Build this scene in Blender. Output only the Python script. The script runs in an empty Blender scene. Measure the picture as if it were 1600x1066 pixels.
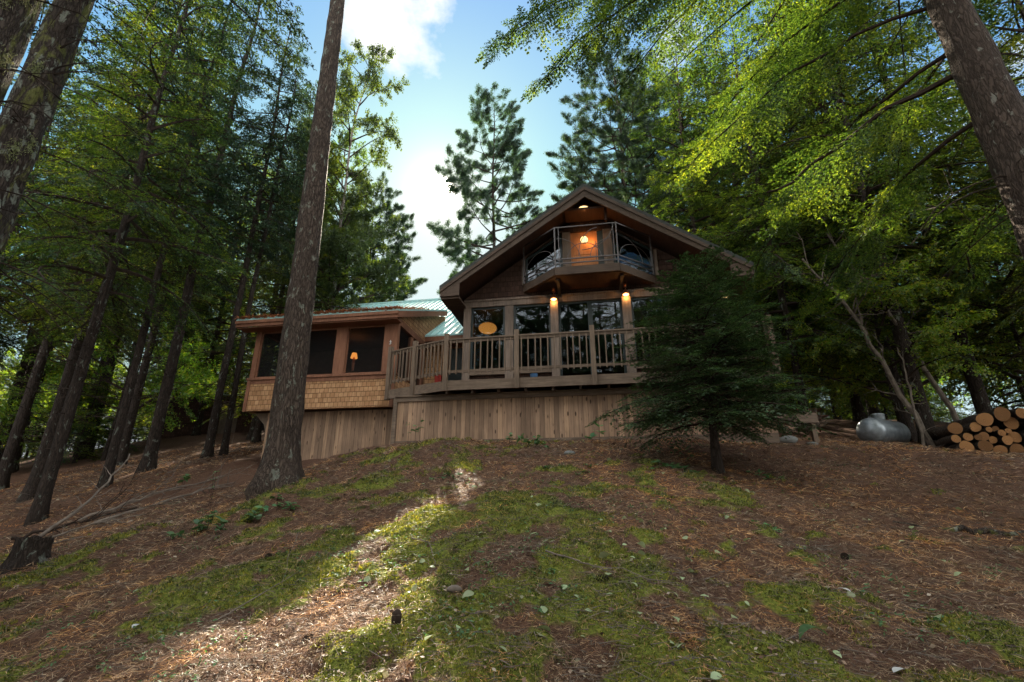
import bpy, math, random
import numpy as np
from mathutils import Vector, Matrix
PI = math.pi
R = math.radians
scene = bpy.context.scene
COL = scene.collection
rng = np.random.default_rng(7)
random.seed(7)

# ------------------------------------------------------------------ helpers
def norm(a):
    return a / np.maximum(np.linalg.norm(a, axis=-1, keepdims=True), 1e-9)

def set_mesh(name, verts, faces, mats, fmat=None, smooth=False):
    """faces: (n,k) int array of one face size, or list of such arrays."""
    me = bpy.data.meshes.new(name)
    if isinstance(faces, np.ndarray): faces = [faces]
    faces = [f for f in faces if len(f)]
    verts = np.asarray(verts, np.float32)
    me.vertices.add(len(verts)); me.vertices.foreach_set('co', verts.ravel())
    nl = sum(f.size for f in faces); nf = sum(len(f) for f in faces)
    me.loops.add(nl); me.polygons.add(nf)
    me.loops.foreach_set('vertex_index', np.concatenate([f.ravel() for f in faces]).astype(np.int32))
    tot = np.concatenate([np.full(len(f), f.shape[1], np.int32) for f in faces])
    st = np.concatenate([[0], np.cumsum(tot)[:-1]]).astype(np.int32)
    me.polygons.foreach_set('loop_start', st)
    if fmat is not None: me.polygons.foreach_set('material_index', np.asarray(fmat, np.int32))
    me.polygons.foreach_set('use_smooth', np.full(nf, bool(smooth)))
    for m in (mats if isinstance(mats, (list, tuple)) else [mats]): me.materials.append(m)
    me.update(calc_edges=True)
    return me

def link(name, me, parent=None):
    o = bpy.data.objects.new(name, me); COL.objects.link(o)
    if parent is not None: o.parent = parent
    return o

def tag(o, label=None, cat=None, group=None, kind=None):
    if label: o['label'] = label
    if cat: o['category'] = cat
    if group: o['group'] = group
    if kind: o['kind'] = kind
    return o

def empty(name, loc=(0, 0, 0), rz=0, label=None, cat=None, group=None, parent=None):
    o = bpy.data.objects.new(name, None); COL.objects.link(o)
    o.location = loc; o.rotation_euler = (0, 0, rz); o.empty_display_size = .2
    if parent is not None: o.parent = parent
    return tag(o, label, cat, group)

def copy_tree(o, parent=None):
    c = o.copy(); COL.objects.link(c); c.parent = parent
    for ch in list(o.children):
        copy_tree(ch, c)
    return c

class MB:
    """collects shapes into one mesh"""
    def __init__(s): s.v = []; s.f = {}; s.n = 0
    def add(s, verts, faces):
        verts = np.asarray(verts, float)
        for f in faces:
            s.f.setdefault(len(f), []).append([i + s.n for i in f])
        s.v.append(verts); s.n += len(verts); return s
    def box(s, x0, x1, y0, y1, z0, z1, M=None):
        v = np.array([(x, y, z) for z in (z0, z1) for (x, y) in ((x0, y0), (x1, y0), (x1, y1), (x0, y1))], float)
        if M is not None: v = (np.asarray(M)[:3, :3] @ v.T).T + np.asarray(M)[:3, 3]
        return s.add(v, [(3, 2, 1, 0), (4, 5, 6, 7), (0, 1, 5, 4), (1, 2, 6, 5), (2, 3, 7, 6), (3, 0, 4, 7)])
    def beam(s, a, b, w, h, up=(0, 0, 1)):
        a, b, up = Vector(a), Vector(b), Vector(up)
        d = (b - a).normalized(); x = d.cross(up)
        if x.length < 1e-5: x = d.cross(Vector((1, 0, 0)))
        x.normalize(); y = x.cross(d)
        v = []
        for p in (a, b):
            for sx, sy in ((-1, -1), (1, -1), (1, 1), (-1, 1)):
                v.append(p + x * (sx * w / 2) + y * (sy * h / 2))
        return s.add([tuple(q) for q in v], [(3, 2, 1, 0), (4, 5, 6, 7), (0, 1, 5, 4), (1, 2, 6, 5), (2, 3, 7, 6), (3, 0, 4, 7)])
    def tube(s, pts, rad, n=8, cap=True):
        v, f, r = tube_arr(np.asarray(pts, float), np.broadcast_to(rad, len(pts)), n)
        s.add(v, f.tolist())
        if cap:
            k = len(v)
            s.f.setdefault(n, []).append([s.n - k + i for i in range(n)][::-1])
            s.f.setdefault(n, []).append([s.n - n + i for i in range(n)])
        return s
    def prism(s, poly, y0, y1):
        """poly in (x,z), extruded along y"""
        n = len(poly)
        v = [(x, y0, z) for x, z in poly] + [(x, y1, z) for x, z in poly]
        return s.add(v, [tuple(range(n)), tuple(range(2 * n - 1, n - 1, -1))] + [(i, i + n, (i + 1) % n + n, (i + 1) % n) for i in range(n)])
    def plan(s, poly, z0, z1):
        n = len(poly)
        v = [(x, y, z0) for x, y in poly] + [(x, y, z1) for x, y in poly]
        return s.add(v, [tuple(range(n - 1, -1, -1)), tuple(range(n, 2 * n))] + [(i, (i + 1) % n, (i + 1) % n + n, i + n) for i in range(n)])
    def lathe(s, prof, n=24, c=(0, 0, 0), axis='z'):
        v = []
        for r, z in prof:
            for k in range(n):
                a = 2 * PI * k / n
                p = (r * math.cos(a), r * math.sin(a), z)
                if axis == 'x': p = (z, p[0], p[1])
                if axis == 'y': p = (p[0], z, p[1])
                v.append((p[0] + c[0], p[1] + c[1], p[2] + c[2]))
        f = [(i * n + k, i * n + (k + 1) % n, (i + 1) * n + (k + 1) % n, (i + 1) * n + k) for i in range(len(prof) - 1) for k in range(n)]
        return s.add(v, f)
    def build(s, name, mat, parent=None, smooth=False, bevel=0):
        fs = [np.array(f, np.int32) for f in s.f.values()]
        me = set_mesh(name, np.concatenate(s.v), fs, mat, smooth=smooth)
        o = link(name, me, parent)
        if bevel:
            m = o.modifiers.new('bevel', 'BEVEL'); m.width = bevel; m.segments = 1; m.limit_method = 'ANGLE'
        return o

def tube_arr(P, rad, n):
    T = np.gradient(P, axis=0); T = norm(T)
    ref = np.array([0.13, 0.27, 0.95]) if abs(T[:, 2]).mean() < .8 else np.array([1., .1, 0.])
    X = norm(np.cross(T, ref)); Y = np.cross(T, X)
    a = np.arange(n) * 2 * PI / n
    V = P[:, None] + rad[:, None, None] * (np.cos(a)[None, :, None] * X[:, None] + np.sin(a)[None, :, None] * Y[:, None])
    m = len(P); i = np.arange(m - 1)[:, None] * n; k = np.arange(n)[None]
    F = np.stack([i + k, i + (k + 1) % n, i + n + (k + 1) % n, i + n + k], -1).reshape(-1, 4)
    return V.reshape(-1, 3), F, a

def hash2(i, j, seed):
    h = np.sin(i * 127.1 + j * 311.7 + seed * 74.7) * 43758.5453
    return h - np.floor(h)
def vnoise(x, y, seed=0):
    i, j = np.floor(x), np.floor(y); fx, fy = x - i, y - j
    fx = fx * fx * (3 - 2 * fx); fy = fy * fy * (3 - 2 * fy)
    return (hash2(i, j, seed) * (1 - fx) + hash2(i + 1, j, seed) * fx) * (1 - fy) + (hash2(i, j + 1, seed) * (1 - fx) + hash2(i + 1, j + 1, seed) * fx) * fy
def fbm(x, y, o=4, seed=0):
    s = 0; a = .5
    for k in range(o):
        s = s + a * vnoise(x, y, seed + k); x = x * 2.03 + 5.1; y = y * 2.03 + 1.7; a *= .5
    return s / (1 - .5 ** o)

# ------------------------------------------------------------------ materials
class N:
    def __init__(s, name):
        s.m = bpy.data.materials.new(name); s.m.use_nodes = True
        s.t = s.m.node_tree; s.t.nodes.clear(); s.out = s.n('ShaderNodeOutputMaterial')
    def n(s, ty, **kw):
        nd = s.t.nodes.new(ty)
        for k, v in kw.items():
            if k.startswith('i_'):
                nm = k[2:].replace('_', ' ')
                nd.inputs[int(nm) if nm.isdigit() else nm].default_value = v
            else: setattr(nd, k, v)
        return nd
    def l(s, a, b): s.t.links.new(a, b)
    def ramp(s, fac, stops, interp='LINEAR'):
        r = s.n('ShaderNodeValToRGB'); r.color_ramp.interpolation = interp
        e = r.color_ramp.elements
        while len(e) > 1: e.remove(e[0])
        e[0].position = stops[0][0]; e[0].color = (*stops[0][1], 1)
        for p, c in stops[1:]:
            q = e.new(p); q.color = (*c, 1)
        s.l(fac, r.inputs[0]); return r.outputs[0]
    def coord(s, kind='Object', scale=(1, 1, 1), rot=(0, 0, 0)):
        tc = s.n('ShaderNodeTexCoord'); mp = s.n('ShaderNodeMapping'); mp.inputs['Scale'].default_value = scale; mp.inputs['Rotation'].default_value = rot
        s.l(tc.outputs[kind], mp.inputs[0]); return mp.outputs[0]
    def noise(s, vec, sc=5, det=4, rough=.55, dist=0):
        n = s.n('ShaderNodeTexNoise'); n.inputs['Scale'].default_value = sc; n.inputs['Detail'].default_value = det
        n.inputs['Roughness'].default_value = rough; n.inputs['Distortion'].default_value = dist
        s.l(vec, n.inputs['Vector']); return n.outputs[0]
    def mix(s, fac, a, b, mode='MIX'):
        m = s.n('ShaderNodeMix', data_type='RGBA', blend_type=mode)
        for sock, v in ((m.inputs[0], fac), (m.inputs[6], a), (m.inputs[7], b)):
            if isinstance(v, (int, float)): sock.default_value = v
            elif isinstance(v, tuple): sock.default_value = (*v, 1)
            else: s.l(v, sock)
        return m.outputs[2]
    def math(s, op, a, b=0.):
        m = s.n('ShaderNodeMath', operation=op)
        for sock, v in ((m.inputs[0], a), (m.inputs[1], b)):
            if isinstance(v, (int, float)): sock.default_value = v
            else: s.l(v, sock)
        return m.outputs[0]
    def bump(s, h, strength=.5, dist=.02):
        b = s.n('ShaderNodeBump'); b.inputs['Strength'].default_value = strength; b.inputs['Distance'].default_value = dist
        s.l(h, b.inputs['Height']); return b.outputs[0]
    def pbsdf(s, col, rough=.8, nrm=None, spec=.3, metal=0, **kw):
        p = s.n('ShaderNodeBsdfPrincipled')
        for k, v in (('Base Color', col), ('Roughness', rough), ('Specular IOR Level', spec), ('Metallic', metal)):
            if isinstance(v, tuple): p.inputs[k].default_value = (*v, 1)
            elif isinstance(v, (int, float)): p.inputs[k].default_value = v
            else: s.l(v, p.inputs[k])
        if nrm is not None: s.l(nrm, p.inputs['Normal'])
        s.l(p.outputs[0], s.out.inputs[0]); return s.m

def mat_leaf(name, cols, trans=(1.5, 1.6, .5), tmix=.45, patch=None):
    k = N(name)
    g = k.n('ShaderNodeNewGeometry')
    c = k.ramp(g.outputs['Random Per Island'], [(i / (len(cols) - 1), c) for i, c in enumerate(cols)])
    oi = k.n('ShaderNodeObjectInfo')
    h = k.n('ShaderNodeHueSaturation')
    k.l(c, h.inputs['Color'])
    k.l(k.math('MULTIPLY_ADD', oi.outputs['Random'], .04), h.inputs['Hue']); h.inputs['Hue'].links[0].from_node.inputs[2].default_value = .475
    v = k.math('MULTIPLY_ADD', oi.outputs['Random'], .5); v.node.inputs[2].default_value = .75
    k.l(v, h.inputs['Value'])
    col = h.outputs[0]
    if patch:
        pn = k.noise(k.coord('Object'), abs(patch), 5, .65)
        lo, hi = ((.35, .42, .45), (1.5, 1.3, .9)) if patch > 0 else ((.38, .5, .6), (1.7, 1.35, .8))
        col = k.mix(1., col, k.ramp(pn, [(.32, lo), (.5, (.85, .85, .8)), (.66, hi)]), 'MULTIPLY')
    d = k.n('ShaderNodeBsdfDiffuse'); k.l(col, d.inputs[0])
    t = k.n('ShaderNodeBsdfTranslucent'); k.l(k.mix(1., col, trans, 'MULTIPLY'), t.inputs[0])
    gl = k.n('ShaderNodeBsdfGlossy'); gl.inputs[0].default_value = (.6, .65, .7, 1); gl.inputs[1].default_value = .45
    m = k.n('ShaderNodeMixShader'); m.inputs[0].default_value = tmix; k.l(d.outputs[0], m.inputs[1]); k.l(t.outputs[0], m.inputs[2])
    m2 = k.n('ShaderNodeMixShader'); m2.inputs[0].default_value = .05; k.l(m.outputs[0], m2.inputs[1]); k.l(gl.outputs[0], m2.inputs[2])
    k.l(m2.outputs[0], k.out.inputs[0]); return k.m

def mat_bark(name, dark, light, lichen=None, lich_amt=.5, scale=1., moss=None, bstr=.8):
    k = N(name)
    v = k.coord('Object', (14 * scale, 14 * scale, 2.6 * scale))
    vo = k.n('ShaderNodeTexVoronoi', feature='DISTANCE_TO_EDGE'); vo.inputs['Scale'].default_value = 1.3
    nz = k.noise(v, 1.2, 5, .6)
    vm = k.n('ShaderNodeVectorMath', operation='ADD'); k.l(v, vm.inputs[0])
    nn = k.n('ShaderNodeTexNoise'); nn.inputs['Scale'].default_value = .8; nn.inputs['Detail'].default_value = 4; k.l(v, nn.inputs['Vector']); vs = k.n('ShaderNodeVectorMath', operation='SCALE'); vs.inputs['Scale'].default_value = 2.4; k.l(nn.outputs['Color'], vs.inputs[0]); k.l(vs.outputs[0], vm.inputs[1])
    k.l(vm.outputs[0], vo.inputs['Vector'])
    crack = k.ramp(vo.outputs['Distance'], [(0, (0, 0, 0)), (.22, (1, 1, 1))])
    fine = k.noise(k.coord('Object', (40 * scale, 40 * scale, 9 * scale)), 1, 5, .7)
    hgt = k.mix(.4, k.mix(.35, crack, nz), fine)
    c = k.mix(k.ramp(hgt, [(.2, (0, 0, 0)), (.8, (1, 1, 1))]), dark, light)
    c = k.mix(k.ramp(k.noise(k.coord('Object', (3, 3, 1)), 1.5, 3), [(.35, (0, 0, 0)), (.7, (.5, .5, .5))]), c, tuple(x * .55 for x in light))
    if lichen:
        ln = k.noise(k.coord('Object', (1, 1, .5)), 6 * scale, 6, .65, .4)
        f = k.ramp(ln, [(.62 - .12 * lich_amt, (0, 0, 0)), (.66 - .1 * lich_amt, (1, 1, 1))])
        c = k.mix(k.math('MULTIPLY', f, .75), c, lichen)
    if moss:
        ln = k.noise(k.coord('Object', (1, 1, .35)), 3 * scale, 6, .7, .8)
        f = k.ramp(ln, [(.52, (0, 0, 0)), (.6, (1, 1, 1))])
        c = k.mix(k.math('MULTIPLY', f, .8), c, moss)
    return k.pbsdf(c, .9, k.bump(hgt, bstr, .06 / scale), .15)

def mat_wood(name, a, b, grain=(1, 1, 12), board=None, knots=0, rough=.75, bump=.25, axis='x', spec=.25):
    """board=(width): vertical boards across local x; grain along z"""
    k = N(name)
    tc = k.n('ShaderNodeTexCoord')
    v = k.coord('Object', tuple(30 / g if g > 1 else 30 for g in grain))
    gn = k.noise(v, 1, 5, .6)
    c = k.mix(k.ramp(gn, [(.3, (0, 0, 0)), (.7, (1, 1, 1))]), a, b)
    h = gn
    if board:
        sx = k.n('ShaderNodeSeparateXYZ'); k.l(tc.outputs['Object'], sx.inputs[0])
        q = k.math('DIVIDE', sx.outputs[0], board)
        fr = k.math('FRACT', q); fl = k.math('FLOOR', q)
        wn = k.n('ShaderNodeTexWhiteNoise', noise_dimensions='1D'); k.l(fl, wn.inputs['W'])
        c = k.mix(1., c, k.ramp(wn.outputs['Value'], [(0, (.62, .6, .58)), (.5, (.95, .92, .9)), (1, (1.25, 1.2, 1.1))]), 'MULTIPLY')
        c = k.mix(k.ramp(k.math('ABSOLUTE', k.math('SUBTRACT', fr, .5)), [(.46, (0, 0, 0)), (.485, (.9, .9, .9))]), c, (.02, .013, .01))
        if knots:
            cm = k.n('ShaderNodeCombineXYZ'); k.l(q, cm.inputs[0]); k.l(k.math('MULTIPLY', sx.outputs[2], 3.2), cm.inputs[2])
            k.l(k.math('MULTIPLY', wn.outputs['Value'], 7.), cm.inputs[1])
            vo = k.n('ShaderNodeTexVoronoi'); vo.inputs['Scale'].default_value = 1.; k.l(cm.outputs[0], vo.inputs['Vector'])
            kn = k.ramp(vo.outputs['Distance'], [(.12, (1, 1, 1)), (.2, (0, 0, 0))])
            c = k.mix(k.math('MULTIPLY', kn, .85), c, (.03, .015, .008))
    st = k.noise(k.coord('Object', (1, 1, .6)), 2.2, 4, .6)
    c = k.mix(k.ramp(st, [(.4, (0, 0, 0)), (.75, (.6, .6, .6))]), c, tuple(x * .5 for x in a))
    return k.pbsdf(c, rough, k.bump(h, bump, .01), spec)

def mat_shingle(name, a, b, row=.15, w=.13):
    k = N(name)
    br = k.n('ShaderNodeTexBrick', offset=.5, squash=1.)
    tc = k.n('ShaderNodeTexCoord'); sx = k.n('ShaderNodeSeparateXYZ'); k.l(tc.outputs['Object'], sx.inputs[0])
    cm = k.n('ShaderNodeCombineXYZ'); k.l(k.math('ADD', sx.outputs[0], k.math('MULTIPLY', sx.outputs[1], 1.)), cm.inputs[0]); k.l(sx.outputs[2], cm.inputs[1])
    k.l(cm.outputs[0], br.inputs['Vector'])
    br.inputs['Scale'].default_value = 1.; br.inputs['Brick Width'].default_value = w; br.inputs['Row Height'].default_value = row
    br.inputs['Mortar Size'].default_value = .006; br.inputs['Mortar Smooth'].default_value = .1; br.inputs['Bias'].default_value = 0.
    br.inputs['Color1'].default_value = (*a, 1); br.inputs['Color2'].default_value = (*b, 1); br.inputs['Mortar'].default_value = (*[x * .25 for x in a], 1)
    # irregular widths: vary each shingle by noise
    c = k.mix(k.ramp(k.noise(k.coord('Object', (9, 9, 4)), 1, 4), [(.3, (0, 0, 0)), (.7, (.7, .7, .7))]), br.outputs['Color'], tuple(x * .55 for x in a))
    saw = k.math('FRACT', k.math('DIVIDE', sx.outputs[2], row))
    h = k.math('SUBTRACT', k.math('MULTIPLY', k.math('SUBTRACT', 1., saw), .7), k.math('MULTIPLY', br.outputs['Fac'], .8))
    return k.pbsdf(c, .85, k.bump(h, .9, .02), .2)

def mat_plain(name, col, rough=.6, metal=0, spec=.4, vary=.3, sc=8, bump=.1):
    k = N(name)
    n = k.noise(k.coord('Object'), sc, 5, .6)
    c = k.mix(k.ramp(n, [(.35, (0, 0, 0)), (.7, (1, 1, 1))]), col, tuple(x * (1 - vary) for x in col))
    return k.pbsdf(c, rough, k.bump(n, bump, .01), spec, metal)

def mat_emit(name, col, s):
    k = N(name); e = k.n('ShaderNodeEmission'); e.inputs[0].default_value = (*col, 1); e.inputs[1].default_value = s
    k.l(e.outputs[0], k.out.inputs[0]); return k.m

def mat_glass(name, tint=(.5, .55, .55)):
    k = N(name); fr = k.n('ShaderNodeFresnel'); fr.inputs[0].default_value = 1.5
    tr = k.n('ShaderNodeBsdfTransparent'); tr.inputs[0].default_value = (*tint, 1)
    gl = k.n('ShaderNodeBsdfGlossy'); gl.inputs[0].default_value = (.8, .88, 1, 1); gl.inputs[1].default_value = .004
    m = k.n('ShaderNodeMixShader'); k.l(fr.outputs[0], m.inputs[0]); k.l(tr.outputs[0], m.inputs[1]); k.l(gl.outputs[0], m.inputs[2])
    k.l(m.outputs[0], k.out.inputs[0]); return k.m

def mat_screen(name):
    k = N(name); tr = k.n('ShaderNodeBsdfTransparent'); tr.inputs[0].default_value = (.8, .8, .8, 1)
    d = k.n('ShaderNodeBsdfDiffuse'); d.inputs[0].default_value = (.02, .02, .02, 1)
    m = k.n('ShaderNodeMixShader'); m.inputs[0].default_value = .42; k.l(tr.outputs[0], m.inputs[1]); k.l(d.outputs[0], m.inputs[2])
    k.l(m.outputs[0], k.out.inputs[0]); return k.m

def mat_ground():
    k = N('forest_floor')
    at = k.n('ShaderNodeAttribute', attribute_name='moss')
    P = k.coord('Object')
    n1 = k.noise(P, 1.1, 6, .6); n2 = k.noise(P, 9, 6, .7); n3 = k.noise(P, 55, 4, .7)
    # directional streaks of needles
    st = k.noise(k.coord('Object', (60, 18, 30), (0, 0, .6)), 1, 4, .7)
    st2 = k.noise(k.coord('Object', (18, 70, 30), (0, 0, -.3)), 1, 4, .7)
    mx = k.mix(.5, st, st2)
    needle = k.ramp(mx, [(.3, (.018, .011, .008)), (.45, (.08, .045, .03)), (.6, (.17, .1, .065)), (.8, (.36, .25, .17))])
    needle = k.mix(k.ramp(n1, [(.35, (0, 0, 0)), (.7, (.6, .6, .6))]), needle, (.075, .038, .025))
    moss = k.ramp(n3, [(.25, (.03, .038, .008)), (.5, (.12, .14, .024)), (.75, (.28, .28, .05))])
    f = k.math('ADD', at.outputs['Fac'], k.math('MULTIPLY', k.math('SUBTRACT', n2, .5), .8))
    f = k.ramp(f, [(.42, (0, 0, 0)), (.62, (1, 1, 1))])
    c = k.mix(f, needle, moss)
    hgt = k.mix(.5, n2, k.mix(.5, n3, mx))
    return k.pbsdf(c, .95, k.bump(hgt, .9, .05), .1)

M = {}
def mats():
    M['ground'] = mat_ground()
    M['hemlock'] = mat_leaf('hemlock_needles', [(.018, .038, .016), (.028, .058, .021), (.048, .085, .028), (.085, .125, .036)], (3., 2.5, .6), .5, -.7)
    M['darkfir'] = mat_leaf('fir_needles', [(.022, .05, .024), (.038, .08, .036), (.062, .11, .05), (.1, .15, .065)], (1.6, 1.8, .7), .3)
    M['spruce'] = mat_leaf('spruce_needles', [(.014, .034, .022), (.024, .052, .03), (.042, .078, .04)], (2.3, 2.1, .8), .4, -.7)
    M['pine'] = mat_leaf('pine_needles', [(.012, .032, .016), (.022, .048, .022), (.042, .072, .03)], (2., 2., 1.), .4)
    M['lime'] = mat_leaf('beech_leaves', [(.05, .11, .012), (.08, .16, .02), (.12, .21, .03), (.2, .2, .03)], (2.3, 2.2, .6), .6)
    M['birch'] = mat_leaf('birch_leaves', [(.034, .07, .018), (.052, .095, .026), (.08, .13, .034)], (2.2, 2.1, .6), .5)
    M['seedling'] = mat_leaf('seedling_leaves', [(.05, .13, .05), (.08, .18, .07), (.13, .24, .1)], (1.2, 1.3, .7), .35)
    M['bark_pine'] = mat_bark('pine_bark', (.005, .004, .004), (.12, .09, .07), (.2, .22, .18), .3, 1.3, None, 1.)
    M['bark_lichen'] = mat_bark('lichen_bark', (.012, .009, .008), (.1, .08, .066), (.26, .29, .24), .5, 1.5, (.16, .17, .05), 1.)
    M['bark_dark'] = mat_bark('dark_bark', (.01, .008, .007), (.06, .045, .036), (.17, .19, .16), .25, 1.2)
    M['bark_brown'] = mat_bark('brown_bark', (.014, .01, .008), (.095, .07, .055), (.2, .2, .17), .15, 1.4)
    M['bark_birch'] = mat_bark('birch_bark', (.06, .045, .04), (.34, .3, .26), None, .5, .8, None, .3)
    M['branch'] = mat_plain('branch_bark', (.045, .032, .025), .9, 0, .1, .5)
    M['dead'] = mat_plain('dead_wood', (.2, .165, .135), .9, 0, .1, .5)
    M['cedar'] = mat_wood('cedar_boards', (.21, .14, .095), (.38, .26, .175), (1, 1, 14), .105, 1)
    M['cedar_trim'] = mat_wood('cedar_trim', (.16, .07, .04), (.25, .115, .065), (1, 1, 10))
    M['weathered'] = mat_wood('weathered_wood', (.1, .072, .052), (.2, .145, .1), (1, 1, 12))
    M['weathered_h'] = mat_wood('weathered_rail', (.1, .072, .052), (.19, .14, .1), (12, 1, 1))
    M['post'] = mat_wood('grey_post', (.11, .085, .068), (.21, .16, .125), (1, 1, 12))
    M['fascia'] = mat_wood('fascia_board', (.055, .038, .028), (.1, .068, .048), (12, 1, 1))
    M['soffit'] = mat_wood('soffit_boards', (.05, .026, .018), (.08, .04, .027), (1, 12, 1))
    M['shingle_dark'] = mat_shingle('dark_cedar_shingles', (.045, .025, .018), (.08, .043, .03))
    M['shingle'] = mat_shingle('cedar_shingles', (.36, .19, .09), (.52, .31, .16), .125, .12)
    M['roof_dark'] = mat_plain('dark_roofing', (.05, .055, .05), .8, 0, .2, .5, 20)
    M['darktrim'] = mat_plain('green_black_trim', (.012, .022, .022), .4, 0, .4, .2)
    M['glass'] = mat_glass('window_glass')
    M['screen'] = mat_screen('insect_screen')
    M['interior'] = mat_plain('interior_panelling', (.1, .055, .03), .8)
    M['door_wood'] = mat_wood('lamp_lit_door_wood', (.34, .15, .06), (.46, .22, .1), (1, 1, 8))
    M['iron'] = mat_plain('wrought_iron', (.1, .09, .09), .5, .4, .4, .2)
    M['copper'] = mat_plain('copper', (.5, .2, .12), .35, .9, .5, .3)
    M['steel'] = mat_plain('painted_tank_steel', (.3, .34, .37), .33, .45, .5, .45, 7, .08)
    M['log_end'] = mat_plain('cut_log_end', (.62, .36, .15), .85, 0, .2, .35, 14)
    M['stone'] = mat_plain('grey_stone', (.22, .23, .22), .85, 0, .2, .4, 8, .5)
    M['rust'] = mat_plain('needle_litter', (.42, .17, .08), .95, 0, .05, .6, 30, .6)
    M['leaf_pale'] = mat_leaf('fallen_leaf', [(.32, .3, .13), (.42, .36, .24), (.2, .32, .12), (.48, .42, .33), (.28, .4, .2)], (1., 1., .6), .2)
    M['bone'] = mat_plain('pale_bark_flake', (.5, .5, .47), .8)
    M['warm'] = mat_emit('lamp_glow', (1, .5, .12), 2.)
    M['paper'] = mat_emit('lantern_paper_glow', (1, .36, .07), .32)
    M['globe'] = mat_emit('globe_glow', (1, .68, .28), .5)
    M['red'] = mat_plain('red_paint', (.35, .03, .02), .5)
    M['blue'] = mat_plain('blue_paint', (.08, .2, .4), .5)
    M['white'] = mat_plain('white_paint', (.7, .7, .68), .6)
    k = N('cut_log_end'); tc = k.n('ShaderNodeTexCoord'); ln = k.n('ShaderNodeVectorMath', operation='LENGTH'); dv = k.n('ShaderNodeVectorMath', operation='ADD'); k.l(tc.outputs['Object'], dv.inputs[0])
    n3 = k.n('ShaderNodeTexNoise'); n3.inputs['Scale'].default_value = 9; k.l(tc.outputs['Object'], n3.inputs['Vector']); sc_ = k.n('ShaderNodeVectorMath', operation='SCALE'); sc_.inputs['Scale'].default_value = .05; k.l(n3.outputs['Color'], sc_.inputs[0]); k.l(sc_.outputs[0], dv.inputs[1]); k.l(dv.outputs[0], ln.inputs[0])
    ring = k.math('MULTIPLY_ADD', k.math('SINE', k.math('MULTIPLY', ln.outputs['Value'], 420.)), .5); ring.node.inputs[2].default_value = .5
    c = k.mix(ring, (.15, .08, .036), (.3, .17, .08)); c = k.mix(k.ramp(k.noise(k.coord('Object'), 5, 5, .7), [(.4, (0, 0, 0)), (.65, (.8, .8, .8))]), c, (.22, .12, .06))
    oi = k.n('ShaderNodeObjectInfo'); c = k.mix(1., c, k.ramp(oi.outputs['Random'], [(0, (.55, .5, .45)), (1, (1.25, 1.15, 1.))]), 'MULTIPLY')
    M['log_end'] = k.pbsdf(c, .9, k.bump(k.noise(k.coord('Object'), 40, 3), .5, .01), .1)
    # teal standing seam metal
    k = N('teal_metal_roof'); n = k.noise(k.coord('Object', (2, 2, 2)), 2, 5)
    c = k.mix(k.ramp(n, [(.45, (0, 0, 0)), (.75, (1, 1, 1))]), (.3, .52, .5), (.38, .5, .46))
    c = k.mix(k.ramp(k.noise(k.coord('Object', (9, 9, 9)), 1, 4), [(.62, (0, 0, 0)), (.7, (.8, .8, .8))]), c, (.16, .08, .05))
    M['shed_metal'] = mat_plain('pale_shed_roof', (.5, .6, .66), .5, .1)
    M['teal'] = k.pbsdf(c, .75, None, .15, 0)
mats()

# ------------------------------------------------------------------ terrain
TP = np.array([(0, 0, 0), (0, -6, -1.3), (-6, -4, -1.6), (6, -4, -1), (0, 3, .78), (0, 6, 1.6), (0, 8.2, 2.25), (0, 10.6, 2.86), (3, 10.3, 2.88), (-2, 10, 2.72),
    (-3.3, 3.7, .45), (-6, 6.5, .8), (-4.0, 8.8, 1.76), (-6.7, 12.2, 2.22), (-3.2, 11.2, 2.8), (-9.6, 10.5, 1.2), (-9.6, 11.5, 1.75), (-10.2, 14, 2.45), (-9.2, 15, 2.9), (-12.2, 13, 1.6),
    (-13.3, 17, 2.8), (-18, 28, 5.4), (-24, 25, 3.6), (-40, 45, 5.5), (-16, 40, 7.2), (-30, 10, -1), (-14, 4, -1.2), (-25, -5, -3),
    (0, 14, 2.95), (4, 14, 3.0), (0, 20, 3.4), (6, 11, 2.88), (9.4, 12, 2.86), (11, 10.8, 2.62), (8, 9.3, 2.5), (12.5, 14, 3.15), (8.3, 14, 3.5), (9.5, 18, 4.3), (14, 18, 4.5),
    (0, 40, 6.5), (20, 35, 6.5), (30, 20, 4), (5.4, 6, 1.2), (3.9, 4.2, .9), (2.4, 2.7, .6), (3.3, 7.8, 2.0), (8, 6, 1.2), (14, 5, .9), (14, 9, 2.1), (30, 5, 1), (15, -5, -1.5),
    (0, 80, 9), (50, 80, 9), (-50, 80, 6), (80, 0, 0), (-80, 0, -4), (0, -40, -7), (80, 80, 8), (-80, 80, 5), (60, -60, -8), (-60, -60, -8)], float)
def _tps():
    P = TP[:, :2]; z = TP[:, 2]; n = len(P)
    r = np.linalg.norm(P[:, None] - P[None], axis=-1)
    K = np.where(r > 0, r * r * np.log(r + 1e-12), 0) + np.eye(n) * .6
    Q = np.hstack([np.ones((n, 1)), P])
    A = np.block([[K, Q], [Q.T, np.zeros((3, 3))]])
    return np.linalg.solve(A, np.concatenate([z, np.zeros(3)]))
_W = _tps()
def g0(x, y):
    x = np.asarray(x, float); y = np.asarray(y, float); sh = x.shape
    q = np.stack([x.ravel(), y.ravel()], -1); out = np.empty(len(q))
    for i in range(0, len(q), 40000):
        c = q[i:i + 40000]; r2 = ((c[:, None] - TP[None, :, :2]) ** 2).sum(-1)
        out[i:i + 40000] = (.5 * r2 * np.log(r2 + 1e-12)) @ _W[:-3] + _W[-3] + c @ _W[-2:]
    return out.reshape(sh)
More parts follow.
